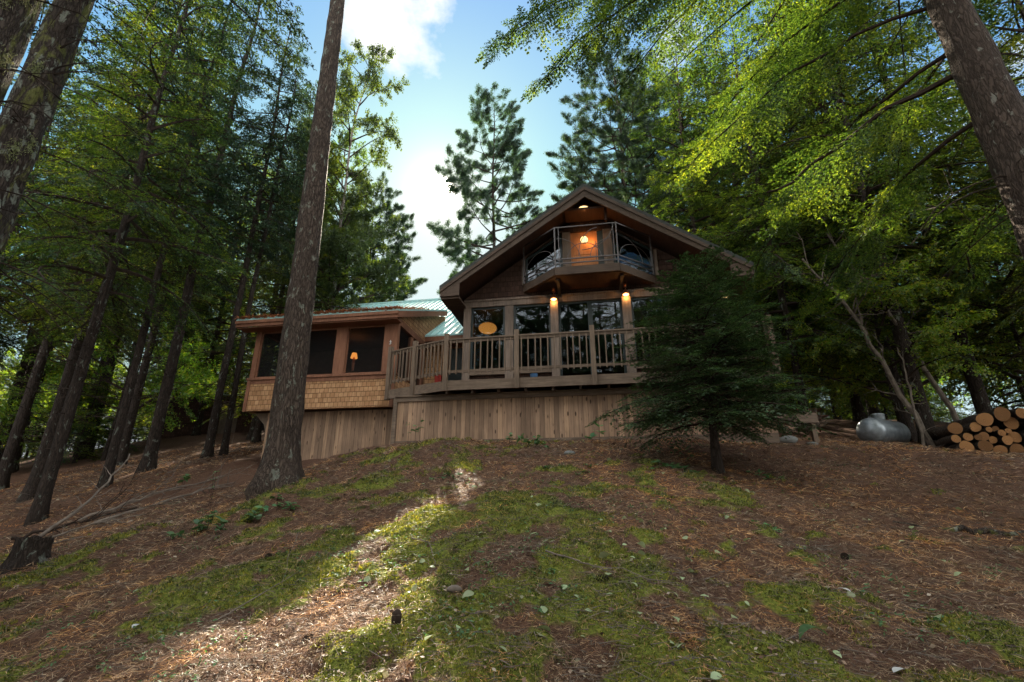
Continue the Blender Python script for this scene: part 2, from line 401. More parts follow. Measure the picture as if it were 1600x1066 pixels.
def mossmask(x, y):
    m = fbm(x * 1.1 + 3, y * 1.1 + 9, 3, 11) * .5 + fbm(x * 3.3, y * 3.3, 3, 5) * .5
    c = np.exp(-((x + .6) / 3.4) ** 2) * .13 - .09 + .06 * np.exp(-((y - 4.5) / 3) ** 2) * (x < 3)
    return m - .055 + c - np.clip((x - 2) * .025, 0, .12) - .2 * (y > 10) - .06 * (y > 8.5)
def ground(x, y):
    x = np.asarray(x, float); y = np.asarray(y, float)
    z = g0(x, y)
    z = z + (fbm(x * .55, y * .55, 3, 1) - .5) * .26 + (fbm(x * 2.2, y * 2.2, 3, 2) - .5) * .14 * (np.abs(y) < 14)
    m = mossmask(x, y)
    z = z + np.clip((m - .48) * 6, 0, 1) * .05 * (y < 11) + (fbm(x * 9, y * 9, 3, 8) - .5) * .055 * (np.abs(y) < 14)
    z = z + .2 * np.exp(-(((x + 3.2) / .45) ** 2 + ((y - 6.9) / .3) ** 2))
    return z
def gz(x, y): return float(ground(np.array([x]), np.array([y]))[0])

def make_terrain():
    n = 620; s = np.linspace(-1, 1, n)
    X = 1.5 * np.sinh(s * 5.1); Y = 3.6 + 1.5 * np.sinh(s * 5.1)
    gx, gy = np.meshgrid(X, Y); gzz = ground(gx, gy)
    v = np.stack([gx, gy, gzz], -1).reshape(-1, 3)
    i = np.arange(n - 1)[:, None] * n + np.arange(n - 1)[None]
    f = np.stack([i, i + 1, i + n + 1, i + n], -1).reshape(-1, 4)
    me = set_mesh('ground', v, f, M['ground'], smooth=True)
    a = me.attributes.new('moss', 'FLOAT', 'POINT')
    a.data.foreach_set('value', np.clip((mossmask(gx, gy).ravel() - .42) * 4, 0, 1).astype(np.float32))
    tag(link('ground', me), 'hillside of red-brown needles and moss', None, None, 'structure')
make_terrain()

# ------------------------------------------------------------------ foliage engine
class Foliage:
    def __init__(s): s.lv = []; s.wv = []; s.wf = []; s.wn = 0
    def wood(s, P, rad, n=4):
        v, f, _ = tube_arr(np.asarray(P, float), np.asarray(rad, float), n)
        s.wv.append(v); s.wf.append(f + s.wn); s.wn += len(v)
    def ribbons(s, O, D, L, r0):
        """many straight thin 3-sided twigs"""
        up = np.array([0, 0, 1.]); X = norm(np.cross(D, up + 1e-3)); Y = np.cross(D, X)
        a = np.array([0, 2.1, 4.2]); ring = np.cos(a)[None, :, None] * X[:, None] + np.sin(a)[None, :, None] * Y[:, None]
        A = O[:, None] + ring * r0[:, None, None]; B = (O + D * L[:, None])[:, None] + ring * (r0 * .3)[:, None, None]
        v = np.concatenate([A, B], 1).reshape(-1, 3); k = len(O)
        b = np.arange(k)[:, None, None] * 6
        f = (b + np.array([[0, 1, 4, 3], [1, 2, 5, 4], [2, 0, 3, 5]])[None]).reshape(-1, 4)
        s.wv.append(v); s.wf.append(f + s.wn); s.wn += len(v)
    def leaves(s, P, D, Nn, L, W):
        side = norm(np.cross(D, Nn)) * W[:, None]; mid = P + D * (L * .45)[:, None]
        tip = P + D * L[:, None] - Nn * (L * .12)[:, None]
        s.lv.append(np.stack([P, mid + side, tip, mid - side], 1).reshape(-1, 3))
    def mesh_leaves(s, name, mat):
        v = np.concatenate(s.lv); f = np.arange(len(v)).reshape(-1, 4)
        return set_mesh(name, v, f, mat)
    def mesh_wood(s, name, mat):
        return set_mesh(name, np.concatenate(s.wv), np.concatenate(s.wf), mat)

def twig_leaves(F, g, O, D, L, kind, ll, lw, dens):
    """O,D,L arrays of twigs. dens: leaves per metre"""
    cnt = np.maximum((L * dens).astype(int), 2)
    idx = np.repeat(np.arange(len(O)), cnt); n = len(idx)
    q = g.random(n)
    if kind == 'pine': q = .55 + .45 * q
    d = D[idx]; up = np.array([0, 0, 1.])
    side = norm(np.cross(d, up)); nn = np.cross(side, d)
    sg = np.where(g.random(n) < .5, 1., -1.)[:, None]
    p = O[idx] + d * (L[idx] * q)[:, None]; p[:, 2] -= .18 * L[idx] * q * q
    rj = g.normal(size=(n, 3))
    if kind == 'hemlock':
        ns = np.maximum((L[idx] / .05).astype(int), 3); qq = (np.floor(q * ns) + .5) / ns
        h = hash2(idx * 1., np.floor(q * ns) * 1., 3.); sg = np.where(np.floor(q * ns) % 2 < 1, 1., -1.)[:, None]
        Ls = L[idx] * (.28 + .28 * h) * (1.08 - qq); u = g.random(n)
        sd_ = norm(d * (.55 + .3 * h)[:, None] + side * sg * .8 + nn * (h[:, None] - .5) * .3)
        p = O[idx] + d * (L[idx] * qq)[:, None] + sd_ * (Ls * u)[:, None]; p[:, 2] -= .18 * L[idx] * qq * qq + .25 * Ls * u * u
        s2 = np.cross(sd_, nn); s2 *= np.where(g.random(n) < .5, 1., -1.)[:, None]
        ld = norm(sd_ * .75 + s2 * .6 + rj * .12); N2 = norm(nn + rj * .35); s = (1.1 - .5 * u) * (.8 + .4 * h)
    elif kind in ('hemlock', 'fir'):
        sp = (L[idx] * .34 * (1.05 - q) * g.random(n))[:, None]     # second order spread: flat sprays
        p = p + side * sg * sp + nn * (g.normal(size=n) * .012 * (3 if kind == 'fir' else 1))[:, None]
        ld = norm(d * .75 + side * sg * .65 + rj * .22); N2 = norm(nn + rj * (.35 if kind == 'hemlock' else .8))
        s = 1 - .35 * q
    elif kind == 'spruce':
        sp = (L[idx] * .25 * (1.05 - q) * g.random(n))[:, None]
        p = p + side * sg * sp - up * (g.random(n) * .1)[:, None]
        ld = norm(d * .6 + side * sg * .5 + rj * .4 - up * .25); N2 = norm(nn + rj * .7); s = 1 - .3 * q
    elif kind == 'pine':
        ld = norm(d * .7 + rj * .55 + up * .25); N2 = norm(rj[:, ::-1] + nn * .3); s = np.ones(n)
        p = p + rj[:, [1, 2, 0]] * .085
    else:
        p = p + rj[:, [1, 2, 0]] * .11 * (L[idx] * .6 + .3)[:, None]
        ld = norm(d * .4 + rj * .7 - up * .2); N2 = norm(rj[:, ::-1] * .8 + nn); s = .7 + .6 * g.random(n)
    F.leaves(p, ld, N2, ll * s * (.75 + .5 * g.random(n)), lw * s * (.8 + .4 * g.random(n)))

def bough(F, g, P, width, kind, ll, lw, dens, tsp=.09, r0=.03, nseg=5, start=.12, drop=.15, wood=True, fall=.75, flat=.25):
    """a branch along P (k,3): side twigs in a flat fan carrying leaves"""
    P = np.asarray(P, float); seg = np.linalg.norm(np.diff(P, axis=0), axis=1); L = seg.sum()
    if wood: F.wood(P, np.linspace(r0, r0 * .18, len(P)), nseg)
    cs = np.concatenate([[0], np.cumsum(seg)]) / L
    m = max(int(L * (1 - start) / tsp), 3)
    t = start + (1 - start) * (np.arange(m) + g.random(m) * .8) / m; t = np.clip(t, 0, .995)
    O = np.stack([np.interp(t, cs, P[:, i]) for i in range(3)], -1)
    e = np.minimum(t + .04, 1); e0 = np.maximum(t - .04, 0)
    T = norm(np.stack([np.interp(e, cs, P[:, i]) - np.interp(e0, cs, P[:, i]) for i in range(3)], -1))
    side = norm(np.cross(T, np.array([0, 0, 1.]))) * np.where(np.arange(m) % 2, 1, -1)[:, None]
    a = (.75 + .35 * g.random(m))[:, None]
    D = norm(T * np.cos(a) + side * np.sin(a) + g.normal(size=(m, 3)) * flat * np.array([.5, .5, 1]) - np.array([0, 0, 1.]) * drop)
    prof = np.minimum((1 - t) * fall / .5 + .16, 1) * (.35 + .65 * np.minimum(t / .3, 1))
    TL = width * prof * (.6 + .6 * g.random(m)) + .05
    F.ribbons(O, D, TL, np.full(m, max(r0 * .18, .003)))
    twig_leaves(F, g, O, D, TL, kind, ll, lw, dens)
    # tip
    twig_leaves(F, g, O[-3:], T[-3:], np.full(3, max(width * .5, .12)), kind, ll, lw, dens)

def trunk_mesh(name, H, r, mat, seed, n=12, lean=(0, 0), flare=1.5, top=.12, rings=28, wob=.15, z0=-.5, rough=.05):
    g = np.random.default_rng(seed)
    z = np.concatenate([np.linspace(z0, 1.2, 9)[:-1], np.linspace(1.2, H, rings)])
    t = np.clip(z / H, 0, 1)
    rad = r * ((1 - t) ** .75 * (1 - top) + top * (1 - t) + .02) * (1 + (flare - 1) * np.exp(-np.maximum(z, 0) / .28))
    a = np.arange(n) * 2 * PI / n
    wx = wob * (np.sin(z * .33 + seed) * t + .4 * np.sin(z * .9 + seed * 2) * t) + lean[0] * z; wy = wob * (np.cos(z * .29 + seed * 1.7) * t) + lean[1] * z
    lob = 1 + (.18 * np.exp(-np.maximum(z, 0) / .35))[:, None] * np.sin(a * 5 + seed)[None] + rough * (vnoise(np.tile(a * 3, (len(z), 1)), np.tile(z[:, None] * 3, (1, n)), seed) - .5) * 2
    rr = rad[:, None] * lob
    V = np.stack([wx[:, None] + rr * np.cos(a), wy[:, None] + rr * np.sin(a), np.tile(z[:, None], (1, n))], -1)
    m = len(z); i = np.arange(m - 1)[:, None] * n; k = np.arange(n)[None]
    f = np.stack([i + k, i + (k + 1) % n, i + n + (k + 1) % n, i + n + k], -1).reshape(-1, 4)
    path = lambda zz: np.array([np.interp(zz, z, wx), np.interp(zz, z, wy), zz])
    return set_mesh(name, V.reshape(-1, 3), f, mat, smooth=True), path, lambda zz: float(np.interp(zz, z, rad))

def conifer(seed, H, base, Rm, nb, kind, leafmat, bark, r, ll=.1, lw=.022, dens=60, elev=.15, droop=.35, shape=None, tsp=.13, wfac=.34, dead=14, lean=(0, 0), n=12, leafkind=None, hcurve=1.):
    g = np.random.default_rng(seed)
    tm, path, rad = trunk_mesh('trunk', H, r, bark, seed, n=n, lean=lean)
    F = Foliage(); B = Foliage()
    shape = shape or (lambda t: (1 - t) ** .7 * (.55 + .45 * min(1, t / .12)))
    az = g.random() * 6
    for b in range(nb):
        t = ((b + g.random() * .7) / nb) ** hcurve
        z = base + (H - base) * t * .99
        az += 2.4 + g.normal() * .35
        L = Rm * shape(t) * (.65 + .5 * g.random()) + .25
        el = elev * (.4 + 1.5 * t) + g.normal() * .1; dr = droop * (1.1 - .6 * t) * (.7 + .6 * g.random())
        s = np.linspace(0, 1, 8)
        hz = L * s; zz = L * (el * s - dr * s * s)
        if kind == 'pine': zz = L * (el * s + .22 * s ** 3 - .12 * s)
        da = az + .25 * g.normal() * s * s
        p0 = path(z); P = np.stack([p0[0] + hz * np.cos(da), p0[1] + hz * np.sin(da), z + zz], -1)
        br = max(.012, min(.016 * L + .006, rad(z) * .6))
        B.wood(P, np.linspace(br, br * .25, 8), 4)
        bough(F, g, P, L * wfac * (1.25 if kind == 'pine' else 1) + .12, kind if kind != 'spruce' else 'spruce', ll, lw, dens, tsp, br, start=.18 if kind != 'pine' else .45, drop=.12 if kind != 'pine' else -.12, wood=False, flat=.25 if kind != 'pine' else .3)
    B.wv += F.wv; B.wf += [f + B.wn for f in F.wf]; B.wn += F.wn
    for k in range(dead):
        z = 1.2 + (base - 1.2) * g.random() + .2; a = g.random() * 6.28; L = .4 + 1.1 * g.random()
        p0 = path(z); s = np.linspace(0, 1, 5)
        P = np.stack([p0[0] + L * s * math.cos(a), p0[1] + L * s * math.sin(a), z + L * (.15 * s - .45 * s * s * g.random())], -1) + g.normal(size=(5, 3)) * .02 * s[:, None]
        B.wood(P, np.linspace(.014, .004, 5), 3)
        O = P[1:4]; D = norm(g.normal(size=(3, 3)) * .7 + norm(P[-1] - P[0])); B.ribbons(O, D, .2 + .4 * g.random(3), np.full(3, .006))
    return tm, B.mesh_wood('branches', M['branch']), F.mesh_leaves('crown', leafmat)

def broadleaf(seed, H, base, Rm, nl, leafmat, bark, r, ll=.1, lw=.035, dens=40, up=.9, lean=(0, 0)):
    g = np.random.default_rng(seed)
    tm, path, rad = trunk_mesh('trunk', H * .96, r, bark, seed, n=10, lean=lean, wob=.3, flare=1.25)
    F = Foliage(); B = Foliage(); az = 0
    for b in range(nl):
        t = (b + g.random()) / nl; z = base + (H * .93 - base) * t; az += 2.4 + g.normal() * .4
        L = Rm * (1 - .75 * t ** 1.5) * (.6 + .6 * g.random()) + .4
        s = np.linspace(0, 1, 7); p0 = path(z)
        el = up * (.7 + .6 * g.random())
        P = np.stack([p0[0] + L * s * math.cos(az), p0[1] + L * s * math.sin(az), z + L * (el * s - .25 * s * s)], -1) + np.cumsum(g.normal(size=(7, 3)) * .05 * L * .4, 0) * (s > 0)[:, None]
        B.wood(P, np.linspace(max(.02, .02 * L), .008, 7), 5)
        for j in range(int(5 + L * 2.2)):
            q = .25 + .75 * g.random(); pp = np.array([np.interp(q, s, P[:, i]) for i in range(3)])
            d = norm(norm(P[-1] - P[0]) + g.normal(size=3) * .75); l2 = L * .38 * (.5 + g.random())
            ss = np.linspace(0, 1, 4); P2 = pp + d * (l2 * ss)[:, None] - np.array([0, 0, .15]) * (l2 * ss ** 2)[:, None]
            bough(B2 := F, g, P2, .35 * l2 + .15, 'broad', ll, lw, dens, .16, .012, 3, .1, .05, True, .9, .5)
    B.wv += F.wv; B.wf += [f + B.wn for f in F.wf]; B.wn += F.wn
    return tm, B.mesh_wood('branches', M['branch']), F.mesh_leaves('crown', leafmat)

def tree_root(name, meshes, loc, rz, sc, label, cat, group=None, barkmat=None):
    o = empty(name, loc, rz, label, cat, group); o.scale = (sc[0], sc[0], sc[1])
    for nm, me in zip(('trunk', 'branches', 'crown'), meshes):
        if me is not None: link(nm, me, o)
    return o

# ------------------------------------------------------------------ buildings (local axes: x along the front, y into the house, z world height)
AL = R(9.5); HOX, HOY = .45, 10.3
def h2w(u, v): return (HOX + u * math.cos(AL) + v * math.sin(AL), HOY - u * math.sin(AL) + v * math.cos(AL))

def build_cabin():
    root = empty('cabin', (HOX, HOY, 0), -AL, 'dark shingled gable cabin with tall windows behind the deck railing and an upper balcony', 'cabin')
    W0, W1, CX, V = -2.05, 4.73, 1.34, 1.7
    sl = .70; za = 9.68; hw = 3.87
    def roofz(u, off=0): return za - sl * abs(u - CX) - off
    # walls: front gable with openings built as strips
    m = MB()
    m.box(W0, W0 + .12, V + .13, 12, 2.7, roofz(W0, .42)); m.box(W1 - .12, W1, V + .13, 12, 2.7, roofz(W1, .42))
    m.prism([(W0, 2.7), (W1, 2.7), (W1, roofz(W1, .42)), (CX, za - .42), (W0, roofz(W0, .42))], 12.0, 12.12)
    # front above header, around upper windows
    zt = .4
    m.prism([(W0, 6.8), (-.36, 6.8), (-.36, roofz(-.36, zt)), (W0, roofz(W0, zt))], V, V + .12)
    m.prism([(3.04, 6.8), (W1, 6.8), (W1, roofz(W1, zt)), (3.04, roofz(3.04, zt))], V, V + .12)
    m.prism([(-.36, 6.8), (3.04, 6.8), (3.04, 7.2), (-.36, 7.2)], V, V + .12)
    m.prism([(-.36, 8.02), (.62, 8.72), (2.06, 8.72), (3.04, 8.02), (3.04, roofz(3.04, zt)), (CX, za - zt), (-.36, roofz(-.36, zt))], V, V + .12)
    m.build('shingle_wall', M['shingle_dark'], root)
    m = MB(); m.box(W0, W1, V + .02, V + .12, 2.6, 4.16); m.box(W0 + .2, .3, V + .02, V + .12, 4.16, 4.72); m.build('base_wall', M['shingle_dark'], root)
    # interior: floors, back partition
    m = MB(); m.box(W0 + .12, W1 - .12, V + .12, 8, 4.05, 4.15); m.box(W0 + .12, W1 - .12, V + .3, 8, 6.85, 7.0); m.box(W0 + .12, W1 - .12, 7.9, 8, 4.15, 9.0)
    m.build('interior_floor', M['interior'], root)
    # roof
    for s in (-1, 1):
        m = MB()
        poly = [(CX, za), (CX + s * hw, za - sl * hw), (CX + s * hw, za - sl * hw - .1), (CX, za - .1)]
        if s < 0: poly = poly[::-1]
        m.prism(poly, .88, 12.4); r_ = m.build('roof', M['roof_dark'], root)
        m = MB()
        for vv, dp in ((.9, .3),):
            poly = [(CX, za - .103), (CX + s * (hw - .02), za - sl * (hw - .02) - .103), (CX + s * (hw - .02), za - sl * (hw - .02) - .103 - dp * .72), (CX, za - .103 - dp)]
            if s < 0: poly = poly[::-1]
            m.prism(poly, .9, .945)
            poly = [(CX, za - .103), (CX + s * hw * .995, za - sl * hw * .995 - .103), (CX + s * hw * .995, za - sl * hw * .995 - .2), (CX, za - .2)]
            if s < 0: poly = poly[::-1]
            m.prism(poly, .872, .898)
        m.box(*sorted((CX + s * (hw - .03), CX + s * (hw - .53))), .95, V - .003, za - sl * hw - .36, za - sl * hw - .3)
        m.box(*sorted((CX + s * (hw - .028), CX + s * (hw - .053))), .95, 12.3, za - sl * hw - .3, za - sl * hw - .105)
        m.prism([(CX + s * (hw - .04), za - sl * hw - .3), (CX + s * (hw - .53), za - sl * hw - .3), (CX + s * (hw - .53), za - sl * (hw - .53) - .32)][::-s], .902, .94)
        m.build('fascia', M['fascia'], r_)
        m = MB(); poly = [(CX, za - .12), (CX + s * (hw - .06), za - sl * (hw - .06) - .12), (CX + s * (hw - .06), za - sl * (hw - .06) - .14), (CX, za - .14)]
        if s < 0: poly = poly[::-1]
        m.prism(poly, .95, 12.2); m.box(*sorted((CX + s * (hw - .06), CX + s * (hw - .48))), V + .0, 12.2, za - sl * hw - .36, za - sl * hw - .33)
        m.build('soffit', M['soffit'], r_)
    m = MB(); m.box(CX - .55, CX + .5, 1.1, 1.68, 9.02, 9.08); m.box(CX + .5, CX + .56, 1.2, 1.3, 8.7, 9.1); m.build('collar_board', M['soffit'], root)
    m = MB(); m.tube([(.42, 3, roofz(.42) - .05), (.4, 3, roofz(.42) + .75)], .03, 8); m.build('vent_pipe', M['darktrim'], root)
    # header and posts
    m = MB(); m.box(W0, W1, V - .06, V + .06, 6.62, 6.8); m.box(W0, W1, V - .085, V - .062, 6.78, 6.83); m.build('header_board', M['post'], root)
    for a, b, v0 in ((-2.06, -1.86, -.05), (-.92, -.7, -.05), (.3, .5, -.16), (2.14, 2.36, -.16), (3.28, 3.5, -.05), (4.55, 4.74, -.05)):
        m = MB(); m.box(a, b, V + v0, V + .11, 4.16, 6.618); m.build('porch_post' if v0 < -.1 else 'window_post', M['post'], root)
    for a, b, z0, mull in ((-1.86, -.92, 4.82, 0), (-.7, .3, 4.82, 0), (.5, 2.14, 4.22, 1), (2.36, 3.28, 4.82, 0), (3.5, 4.55, 4.82, 0)):
        m = MB(); fw = .055
        m.box(a, a + fw, V - .01, V + .07, z0, 6.618); m.box(b - fw, b, V - .01, V + .07, z0, 6.618)
        m.box(a + fw, b - fw, V - .008, V + .068, z0, z0 + fw); m.box(a + fw, b - fw, V - .008, V + .068, 6.618 - fw, 6.618)
        if mull: m.box((a + b) / 2 - .06, (a + b) / 2 + .06, V - .02, V + .075, z0 + fw, 6.56)
        w = m.build('window' if not mull else 'sliding_door', M['darktrim'], root)
        g_ = MB(); g_.box(a + fw, b - fw, V + .025, V + .031, z0 + fw, 6.618 - fw); g_.build('pane', M['glass'], w)
        if not mull:
            s_ = MB(); s_.box(a - .0, b + .0, V - .055, V + .09, z0 - .1, z0 - .003); s_.build('sill', M['weathered_h'], w)
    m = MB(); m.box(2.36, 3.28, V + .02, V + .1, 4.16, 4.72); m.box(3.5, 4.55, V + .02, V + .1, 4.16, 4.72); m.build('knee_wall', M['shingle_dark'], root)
    # upper windows, following the roof slope
    for s in (-1, 1):
        P = lambda du, z: (CX + s * du, z)
        outer = [P(.68, 7.2), P(1.7, 7.2), P(1.7, 7.98), P(.68, 8.7)]; inner = [P(.74, 7.26), P(1.64, 7.26), P(1.64, 7.97), P(.74, 8.6)]
        m = MB(); v = [(x, V - .01, z) for x, z in outer + inner] + [(x, V + .08, z) for x, z in outer + inner]
        fs = []
        for i in range(4):
            j = (i + 1) % 4; q = [(i, j, j + 4, i + 4), (i + 8, i + 12, j + 12, j + 8), (i, i + 8, j + 8, j), (i + 4, j + 4, j + 12, i + 12)]
            fs += [f[::-s] for f in q]
        m.add(v, fs); w = m.build('gable_window', M['darktrim'], root)
        g_ = MB(); g_.prism(inner[::-s], V + .03, V + .036); g_.build('pane', M['glass'], w)
        m = MB(); a = [CX + s * 1.72, CX + s * 1.8]; m.box(min(a), max(a), V - .05, V + .02, 7.2, 7.95); m.build('casing', M['post'], w); m = MB()
        a = [CX + s * .44, CX + s * .67]; m.box(min(a), max(a), V - .05, V + .08, 7.2, 8.7); m.build('casing', M['post'], w)
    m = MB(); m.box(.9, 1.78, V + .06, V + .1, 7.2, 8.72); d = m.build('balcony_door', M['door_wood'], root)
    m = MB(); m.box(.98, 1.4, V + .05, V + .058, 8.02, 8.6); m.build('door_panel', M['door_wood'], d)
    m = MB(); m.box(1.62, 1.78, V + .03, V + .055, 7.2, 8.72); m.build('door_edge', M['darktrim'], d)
    # balcony
    pl = [(-.42, V - .001), (.5, .8), (2.1, .8), (3.02, V - .001)]
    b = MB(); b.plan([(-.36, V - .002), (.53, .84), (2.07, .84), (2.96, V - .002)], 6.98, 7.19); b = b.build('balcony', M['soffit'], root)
    m = MB()
    for i in range(3): m.beam((*pl[i], 7.09), (*pl[i + 1], 7.09), .04, .21)
    m.build('rim_board', M['fascia'], b)
    rl = [(-.4, 1.62), (.52, .8), (2.08, .8), (3.0, 1.62)]
    m = MB()
    for i in range(3):
        for z in (8.34, 7.42, 7.3): m.beam((*rl[i], z), (*rl[i + 1], z), .028, .028)
    for x, y in rl: m.beam((x, y, 7.2), (x, y, 8.36), .035, .035, (0, 1, 0))
    m.beam((.62, .81, 7.3), (.62, .81, 8.34), .02, .02, (0, 1, 0)); m.beam((2.0, .81, 7.3), (2.0, .81, 8.34), .02, .02, (0, 1, 0)); m.beam((1.55, .8, 7.3), (1.55, .8, 7.85), .015, .015, (0, 1, 0))
    def arc(cx, cz, r, a0, a1, u0, v0, u1, v1):
        A = np.radians(np.linspace(a0, a1, 14)); t = (cx + r * np.cos(A)); z = cz + r * np.sin(A)
        m.tube(np.stack([u0 + (u1 - u0) * t, v0 + (v1 - v0) * t, z], -1), .009, 5)
    for cx, cz, r, a0, a1 in ((.62, 7.45, .42, 0, 180),):
        A = np.radians(np.linspace(a0, a1, 16)); m.tube(np.stack([1.25 + r * np.cos(A), 0 * A + .8, 7.42 + r * np.sin(A)], -1), .01, 5)
        m.tube(np.stack([1.62 + .5 * np.cos(A * .5 + 1.6), 0 * A + .8, 7.5 + .75 * np.sin(A * .5 + 1.6)], -1), .01, 5)
        m.tube(np.stack([1.95 + .55 * np.cos(A * .5 + 1.57), 0 * A + .8, 7.42 + .5 * np.sin(A * .5 + 1.57)], -1), .01, 5)
        m.tube(np.stack([2.1 - .9 + .8 * np.cos(A * .5), 0 * A + .8, 8.34 - .7 * np.sin(A * .5)], -1), .01, 5)
        m.tube(np.stack([.55 + .6 * np.cos(A * .5), 0 * A + .8, 7.42 + .6 * np.sin(A * .5)], -1), .008, 5)
    arc(.5, 7.42, .45, 0, 180, .52, .8, -.4, 1.62); arc(.5, 7.42, .45, 0, 180, 2.08, .8, 3.0, 1.62); arc(.1, 7.42, .6, 0, 80, 2.08, .8, 3.0, 1.62)
    m.build('balcony_rail', M['iron'], b)
    for x in (.55, 2.15): MB().beam((x, 1.62, 6.82), (x, 1.0, 6.97), .08, .08).build('bracket', M['fascia'], b)
    # teal roofed wing to the left
    wing = empty('metal_roofed_wing', (HOX, HOY, 0), -AL, 'low wing with pale teal standing seam metal roof rising behind the screened porch', 'house wing')
    e0, e1 = (3.0, 6.4), (9.0, 10.28)
    m = MB(); u0, u1 = -7.9, W0 - .004; SK = 1.9
    def sh(a0, a1, off, th, m):
        (v0, z0), (v1, z1) = e0, e1
        b0 = a0 - SK if a0 <= u0 else a0
        m.add([(a0, v0, z0 + off), (a1, v0, z0 + off), (a1, v1, z1 + off), (b0, v1, z1 + off), (a0, v0, z0 + off - th), (a1, v0, z0 + off - th), (a1, v1, z1 + off - th), (b0, v1, z1 + off - th)],
              [(0, 1, 2, 3), (7, 6, 5, 4), (4, 5, 1, 0), (5, 6, 2, 1), (6, 7, 3, 2), (7, 4, 0, 3)])
    sh(u0, u1, 0, .06, m)
    x = u0 + .02 - 1.61
    while x < u1 - .03:
      if x < u0:
        q = (u0 - x) / SK; vv = 3 + 6 * q; zz = 6.4 + 3.88 * q; m.beam((x, vv, zz + .02), (x, 9, 10.3), .025, .034); x += .23; continue
      sh(x, x + .025, .035, .034, m); x += .23
    m.box(u0 - SK, u1, 8.94, 9.06, 10.265, 10.33)
    m.add([(u0 - SK, 9.0, 10.26), (u1, 9.0, 10.26), (u1, 13.5, 7.4), (u0, 13.5, 7.4)], [(0, 1, 2, 3)])
    m.build('roof', M['teal'], wing)
    m = MB(); m.box(-7.0, u1, 3.4, 3.5, 2.4, 6.5); m.box(-7.0, -6.9, 3.5, 13, 2.4, 6.5); m.build('wall', M['shingle'], wing)
    m = MB(); m.box(u0, u1 - .003, 3.0, 3.03, 6.2, 6.35); m.box(u0, u1 - .003, 3.03, 3.4, 6.2, 6.23); m.build('eave_board', M['cedar_trim'], wing)
    m = MB(); m.box(-2.95, -2.25, 3.36, 3.398, 4.2, 6.05); d = m.build('door', M['darktrim'], wing)
    m = MB(); m.box(-3.05, -2.952, 3.34, 3.398, 4.2, 6.15); m.box(-2.248, -2.15, 3.34, 3.398, 4.2, 6.15); m.box(-3.05, -2.15, 3.34, 3.398, 6.153, 6.25); m.build('frame', M['cedar_trim'], d)
    m = MB(); m.box(-3.35, -3.15, 3.3, 3.399, 4.2, 5.3); m.build('shutter', M['red'], wing)
build_cabin()

def build_deck():
    root = empty('wooden_deck', (HOX, HOY, 0), -AL, 'raised grey-brown wooden deck with baluster railing over a vertical board skirt', 'deck')
    L0 = (-3.62, .66); C0 = (-1.95, 0.); C1 = (4.95, 0.)
    m = MB(); m.plan([(L0[0] + .03, L0[1] + .02), (C0[0], .04), (4.9, .04), (4.9, 1.69), (-2.06, 1.69), (-2.06, 3.35), (-3.58, 3.35)], 4.08, 4.14); m.build('deck_floor', M['weathered_h'], root)
    m = MB()
    for a in np.arange(-3.2, 4.8, .6): m.box(a, a + .045, max(.06, .1 if a > -1.95 else .1 + (-1.95 - a) * .4), 1.68, 3.9, 4.078)
    m.build('joist', M['post'], root)
    m = MB(); m.beam((*L0, 4.06), (*C0, 4.06), .045, .22); m.beam((*C0, 4.06), (*C1, 4.06), .045, .22); m.beam((C1[0], .02, 4.06), (C1[0], 1.7, 4.06), .045, .22); m.build('rim_board', M['weathered_h'], root)
    # posts
    pt = MB(); pt.box(-.05, .05, -.05, .05, -.22, 1.12); pm = None
    posts = [L0, (-2.86, .335), (-1.97, -.03), (-.34, -.055), (1.33, -.055), (3.1, -.055), (4.95, -.055)]
    for i, (x, y) in enumerate(posts):
        if pm is None:
            o = pt.build('railing_post', M['weathered'], root); pm = o.data
        else: o = link('railing_post', pm, root)
        o.location = (x, y, 4.15)
        if i in (0, 1): o.rotation_euler = (0, 0, -.38)
    def span(a, b, n):
        a = np.array(a); b = np.array(b)
        r = MB(); r.beam((*a, 5.13), (*b, 5.13), .09, .035); r.beam((*a, 5.08), (*b, 5.08), .034, .062); rl = r.build('railing', M['weathered_h'], root); r = MB(); r.beam((*a, 4.37), (*b, 4.37), .034, .06); r.build('bottom_rail', M['weathered_h'], rl)
        bm = MB(); bm.box(-.013, .013, -.045, -.012, 4.3, 5.1); me = None
        ang = math.atan2(b[1] - a[1], b[0] - a[0])
        for k in range(n):
            p = a + (b - a) * (k + .5 + .12 * random.uniform(-1, 1)) / n
            if me is None: o = bm.build('baluster', M['weathered'], rl); me = o.data
            else: o = link('baluster', me, rl)
            o.location = (p[0], p[1], 0); o.rotation_euler = (0, 0, ang)
    P = [np.array(p) for p in posts]
    span(P[0] + [.06, -.02], P[1] + [-.05, .02], 6); span(P[1] + [.05, -.02], P[2] + [-.05, .02], 8)
    for i, n in ((2, 11), (3, 11), (4, 11), (5, 12)): span(P[i] + [.05, 0], P[i + 1] + [-.05, 0], n)
    m = MB(); m.box(-3.2, 4.9, .35, .39, 2.3, 3.9); m.build('skirt_boards', M['cedar'], root)
    m = MB(); m.box(-3.24, 4.92, .31, .347, 3.8, 3.9); m.box(-3.26, 4.93, .28, .41, 3.903, 3.93); m.box(-3.3, -3.205, .31, .42, 2.3, 3.9); m.box(-3.2, 4.9, .325, .347, 2.7, 2.9); m.build('skirt_trim', M['weathered_h'], root)
    m = MB(); m.box(4.86, 4.9, .39, 5, 2.4, 3.9); m.build('skirt_side', M['cedar'], root)
build_deck()

